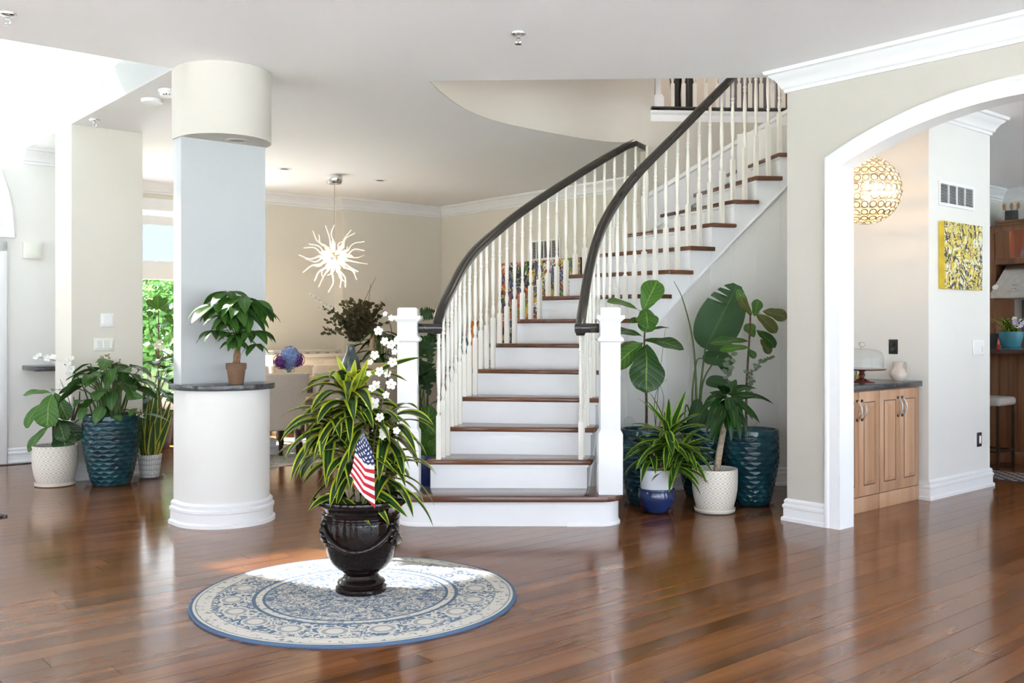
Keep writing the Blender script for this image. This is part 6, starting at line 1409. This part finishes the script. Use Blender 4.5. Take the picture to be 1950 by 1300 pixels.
# ================================================================ 5. dining room plants and flowers
EP = W(5.55, 9.3, 0.76); T = thing('eucalyptus_vase', 'tall blue grey glass vase of dried eucalyptus on the dining table', 'vase', EP); ED = EP.y; X_ = Px(T, ED)
m = MB(); m.lathe([(0, 0.0), (0.085, 0.0), (0.105, 0.02), (0.115, 0.08), (0.10, 0.17), (0.065, 0.25), (0.045, 0.30), (0.042, 0.34), (0.05, 0.362), (0.046, 0.362), (0.038, 0.34), (0.06, 0.25), (0.09, 0.16)], 32, cap=False); m.build('vase', plain('blue grey glass body', (0.10, 0.15, 0.16), 0.08, var=0.5, scale=10, coat=0.6), T)
es, el_ = MB(), MB(); rg = random.Random(15); cx0 = X_.p(678, 640)
for i in range(46):
    a = rg.uniform(0, 6.28); tipx = 678+max(-62, min(62, rg.gauss(0, 32))); tipy = 568+abs(tipx-678)*0.15+abs(rg.gauss(0, 30))
    euca(X_, [(678, 650, 0), ((678+tipx)/2, (640+tipy)/2-4, rg.uniform(-0.08, 0.08)), (tipx, tipy, rg.uniform(-0.2, 0.2))], 20, 1, el_, es, rg=rg, sz=0.03)
for pts in ([(678, 645), (655, 605), (620, 578), (587, 559)], [(678, 645), (650, 600), (606, 585)], [(678, 645), (690, 580), (712, 535), (716, 527)], [(680, 645), (700, 590), (706, 540)], [(678, 645), (682, 590), (684, 568)], [(680, 645), (712, 600), (735, 590)]): es.tube([X_.p(*p_) for p_ in pts], [0.004, 0.003, 0.002, 0.0015][:len(pts)], 5)
es.build('twigs', TWIG, T); o = el_.build('eucalyptus_leaves', EUCAL, T); o['kind'] = 'stuff'
for (x, y) in ((589, 560), (597, 564), (606, 568), (603, 572), (612, 575), (618, 578), (626, 582), (632, 586), (620, 584), (611, 587), (640, 592), (636, 600)): blossom(T, X_.p(x, y), 0.018, rg)
HP = W(4.74, 9.18, 0.76); T = thing('hydrangea_vase', 'blue and purple hydrangeas in a glass vase on the dining table', 'vase', HP); X_ = Px(T, HP.y)
m = MB(); m.lathe([(0, 0), (0.05, 0), (0.055, 0.005), (0.06, 0.13), (0.057, 0.13), (0.05, 0.01)], 24, cap=False); m.build('vase', DOME, T); m = MB(); [m.tube([(0.01*k, 0, 0.01), (0.02*k, 0, 0.2)], 0.005, 6) for k in (-1, 0, 1)]; m.build('stems', GREENSTEM, T)
for (x, y, r, mat) in ((552, 675, 0.085, HYDB), (549, 688, 0.088, HYDB), (535, 688, 0.075, HYDP), (566, 685, 0.072, HYDP), (556, 682, 0.08, HYDB)):
    c = X_.p(x, y, rg.uniform(-0.05, 0.03)); m = MB()
    for _ in range(110):
        d_ = Vector((rg.gauss(0, 1), rg.gauss(0, 1), rg.gauss(0, 1))).normalized(); a = d_.orthogonal().normalized(); b_ = d_.cross(a); p = c+d_*r; s_ = 0.017
        for k in range(4):
            t_ = k*pi/2; e = a*cos(t_)+b_*sin(t_); g = a*cos(t_+pi/2)+b_*sin(t_+pi/2); m.add([p, p+e*s_*0.6+g*s_*0.4+d_*0.004, p+e*s_+d_*0.006, p+e*s_*0.6-g*s_*0.4+d_*0.004], [(0, 1, 2, 3)])
    m.sphere(c, r*0.85, 12, 8); m.build('flower_head', mat, T, 0)
def bushy(name, label, loc, mat, n, L, Wd, r, z0, z1, pot, prof, seed, droop=(0.3, 0.7), sq=1.0):
    t = thing(name, label, 'potted plant', loc); rg = random.Random(seed)
    R, Hh, pm = pot; m = MB(); m.lathe([(0, 0), (R*0.75, 0), (R*0.8, 0.01), (R, Hh*0.8), (R, Hh), (R-0.015, Hh), (R-0.02, Hh-0.05)], 32, cap=False); m.build('pot', pm, t, 40); soil(t, R-0.02, Hh-0.03)
    sm = MB()
    for i in range(n):
        f = (i+0.5)/n; a = i*2.39996; rr = r*sqrt(f)*rg.uniform(0.5, 1.0); h = Vector((rr*cos(a), rr*sin(a)*sq, z0+(z1-z0)*rg.random()))
        b0 = Vector((R*0.4*rg.uniform(-1, 1), R*0.4*rg.uniform(-1, 1), Hh-0.03)); sm.tube([b0, (b0+h)/2+Vector((0, 0, 0.1)), h], [0.008, 0.006, 0.004], 6)
        aleaf(t, mat, h, a+rg.uniform(-0.5, 0.5), rg.uniform(-0.4, 0.5), L*rg.uniform(0.75, 1.15), Wd*rg.uniform(0.8, 1.15), rg.uniform(*droop), prof, rg, 10, 0.15, 0.02, **({'notch': tuple((0.2+0.13*k, 0.2+0.13*k+0.03, sd, 0.45) for k in range(5) for sd in (-1, 1))} if mat is MONSL else {}))
    sm.build('stalks', GREENSTEM, t); return t
T = bushy('fig_plant', 'fig plant in a navy pot behind the left newel post', Vector((tx(812)*7.75, 7.75, 0)), FIGLB, 6, 0.24, 0.17, 0.16, 0.35, 0.72, (0.15, 0.30, NAVY), 'fiddle', 2)
X_ = Px(T, 7.75)
for (b_, t_, w_, dd) in (((812, 852), (818, 770), 40, (0, -0.1)), ((820, 870), (802, 795), 34, (0, 0)), ((806, 880), (826, 812), 36, (-0.05, -0.12)), ((812, 885), (797, 838), 28, (-0.05, -0.12)), ((818, 890), (830, 848), 28, (-0.05, -0.1)), ((808, 860), (792, 800), 30, (0, 0.05))): X_.leaf(FIGLB, b_, t_, w_, 0.1, dd, (0, -1, 0.3), 'fiddle', 0.14, 0.03)
T = bushy('monstera_plant', 'monstera plant between the dining chairs and the left newel', Vector((tx(806)*9.3, 9.3, 0)), MONSL, 9, 0.30, 0.24, 0.22, 0.75, 1.42, (0.17, 0.34, BLKGLOSS), 'heart', 5)
X_ = Px(T, 9.3); NT = tuple((0.25+0.14*k, 0.25+0.14*k+0.05, sd, 0.4) for k in range(5) for sd in (-1, 1))
for (b_, t_, w_, dd) in (((800, 690), (818, 752), 42, (0, -0.15)), ((812, 695), (830, 728), 34, (0, -0.1)), ((800, 685), (795, 735), 30, (0, -0.05)), ((806, 640), (822, 690), 40, (0, -0.1)), ((806, 640), (798, 690), 36, (0, -0.1)), ((800, 600), (826, 606), 26, (0, -0.1)), ((800, 595), (830, 592), 20, (0, 0.1)), ((812, 640), (832, 650), 30, (0, 0))): X_.leaf(MONSL, b_, t_, w_, 0.12, dd, (0.1, -1, 0.35), 'heart', 0.14, 0.03, 20, notch=NT)
c = W(6.85, 10.75, 0); T = bushy('corn_plant', 'corn plant with upright cane in the dining room corner behind the table', c, CORNL, 44, 0.42, 0.06, 0.16, 0.75, 1.35, (0.17, 0.34, BASKET), 'strap', 6, (0.5, 0.9))
m = MB(); m.tube([(-0.1, 0, 0.3), (-0.1, 0, 0.9), (-0.09, 0, 1.36)], [0.04, 0.036, 0.032], 10); m.build('cane', PALEBARK, T)
bushy('leafy_plant', 'leafy green plant under the dark floral painting', W(7.75, 9.05, 0), PHILL, 26, 0.28, 0.14, 0.22, 0.8, 1.2, (0.18, 0.4, BLKGLOSS), 'heart', 9)
# by the dining window
wp_ = Vector((tx(322)*11.0, 11.0, 0)); T = thing('fig_plant', 'tall fiddle leaf fig in a dark basket by the dining window', 'potted plant', wp_); X_ = Px(T, 11.0)
m = MB(); m.lathe([(0, 0), (0.15, 0), (0.16, 0.01), (0.17, 0.36), (0.16, 0.36), (0.15, 0.3)], 30, cap=False, rfun=lambda a, z: 0.004*cos(40*a)); pb = m.build('basket', BASKET, T); soil(T, 0.15, 0.32)
X_.tube('trunk', BARK, [(309, 800), (303, 735), (302, 690), (302, 590)], (0.016, 0.006)); X_.tube('branch', BARK, [(303, 700), (296, 665), (286, 635), (283, 605)], (0.008, 0.004)); X_.tube('branch', BARK, [(303, 690), (318, 660), (330, 620)], (0.008, 0.004))
for (b_, t_, w_, dd) in (((301, 590), (278, 572), 16, (0, -0.1)), ((302, 588), (300, 562), 20, (0, 0)), ((304, 588), (332, 590), 22, (0, -0.1)), ((305, 590), (318, 566), 16, (0, 0.05)), ((284, 608), (267, 605), 14, (0, -0.05)), ((284, 605), (288, 592), 16, (0, 0)), ((302, 610), (305, 600), 12, (0, -0.06)), ((302, 632), (292, 622), 18, (0, -0.1)), ((303, 625), (320, 612), 18, (0, -0.1)), ((306, 640), (322, 630), 18, (0, 0.05)), ((318, 660), (334, 640), 22, (0, -0.05)), ((310, 665), (330, 680), 18, (0, -0.1)), ((330, 618), (318, 600), 16, (0, 0))):
    X_.leaf(FIGLB, b_, t_, w_, 0.15, dd, (0, -0.8, 0.6), 'fiddle', 0.15, 0.02)
for (x, y, r) in ((300, 658, 8), (305, 652, 6), (308, 662, 6)): blossom(T, X_.p(x, y, -0.1), r*11/F, rg)
# pale letters on the basket front
m = MB(); lc = Vector((0.03, -0.172, 0.24))
for (x0, x1, z0, z1) in ((0, 0.012, 0, 0.07), (0, 0.04, 0, 0.012), (0, 0.036, 0.029, 0.041), (0, 0.04, 0.058, 0.07)): m.box(lc.x+x0, lc.x+x1, lc.y-0.004, lc.y, lc.z+z0, lc.z+z1)
m.build('lettering', PETAL, T, 0)
bushy('monstera_plant', 'dark split-leaf monstera under the dining window behind the snake plant', Vector((tx(298)*10.5, 10.5, 0)), MONSL, 24, 0.30, 0.25, 0.26, 0.45, 0.95, (0.17, 0.33, BASKET), 'heart', 12)
# kitchen planter
va = pu(1925, 9.72); c = W(9.72, va, 1.10); T = thing('flower_pot', 'turquoise quilted pot of lilac flowers on the kitchen bar', 'potted plant', c); rg = random.Random(3)
m = MB(); m.lathe([(0, 0.014), (0.07, 0.014), (0.08, 0.02), (0.09, 0.05), (0.105, 0.11), (0.112, 0.168), (0.106, 0.168), (0.1, 0.14)], 40, cap=False, rfun=lambda a, z: 0.004*sin(10*a+z*60)*sin(10*a-z*60) if 0.02 < z < 0.16 else 0); m.build('pot', KTEAL, T); m = MB(); m.lathe([(0, 0), (0.088, 0), (0.095, 0.016), (0.08, 0.016)], 30, cap=False); m.build('saucer', KTEAL, T); soil(T, 0.1, 0.14)
for i in range(14): aleaf(T, DRAC if i % 2 else DRACG, (rg.uniform(-0.06, 0.04), rg.uniform(-0.04, 0.04), 0.14), i*2.4, rg.uniform(0.5, 1.3), 0.24, 0.045, 0.4, 'strap', rg)
for i in range(9): blossom(T, Vector((rg.uniform(-0.02, 0.11), rg.uniform(-0.09, -0.02), rg.uniform(0.19, 0.30))), 0.026, rg).data.materials[0] = (LILAC if i % 2 else PETAL)
va = pu(1897, 9.75); t = thing('tablet_stand', 'dark tablet propped up on the kitchen bar', 'tablet', W(9.66, va+0.05, 1.10), TH); m = MB(); m.box(-0.004, 0.004, -0.09, 0.09, 0, 0.16, Matrix.Rotation(0.35, 4, 'Y')); m.build('screen', BLACK, t, 0, 0.003); m = MB(); m.box(0, 0.07, -0.03, 0.03, 0, 0.01); m.build('stand', BLACK, t, 0)
va = pu(1896, 10.1); t = thing('red_jar', 'small red jar behind the kitchen planter', 'jar', W(10.1, va, 1.10)); m = MB(); m.lathe([(0, 0), (0.035, 0), (0.045, 0.03), (0.045, 0.09), (0.03, 0.115), (0, 0.12)], 20, cap=False); m.build('body', REDP, t); m = MB(); m.sphere((0, 0, 0.125), 0.012, 8, 6); m.build('lid_knob', BLACK, t)
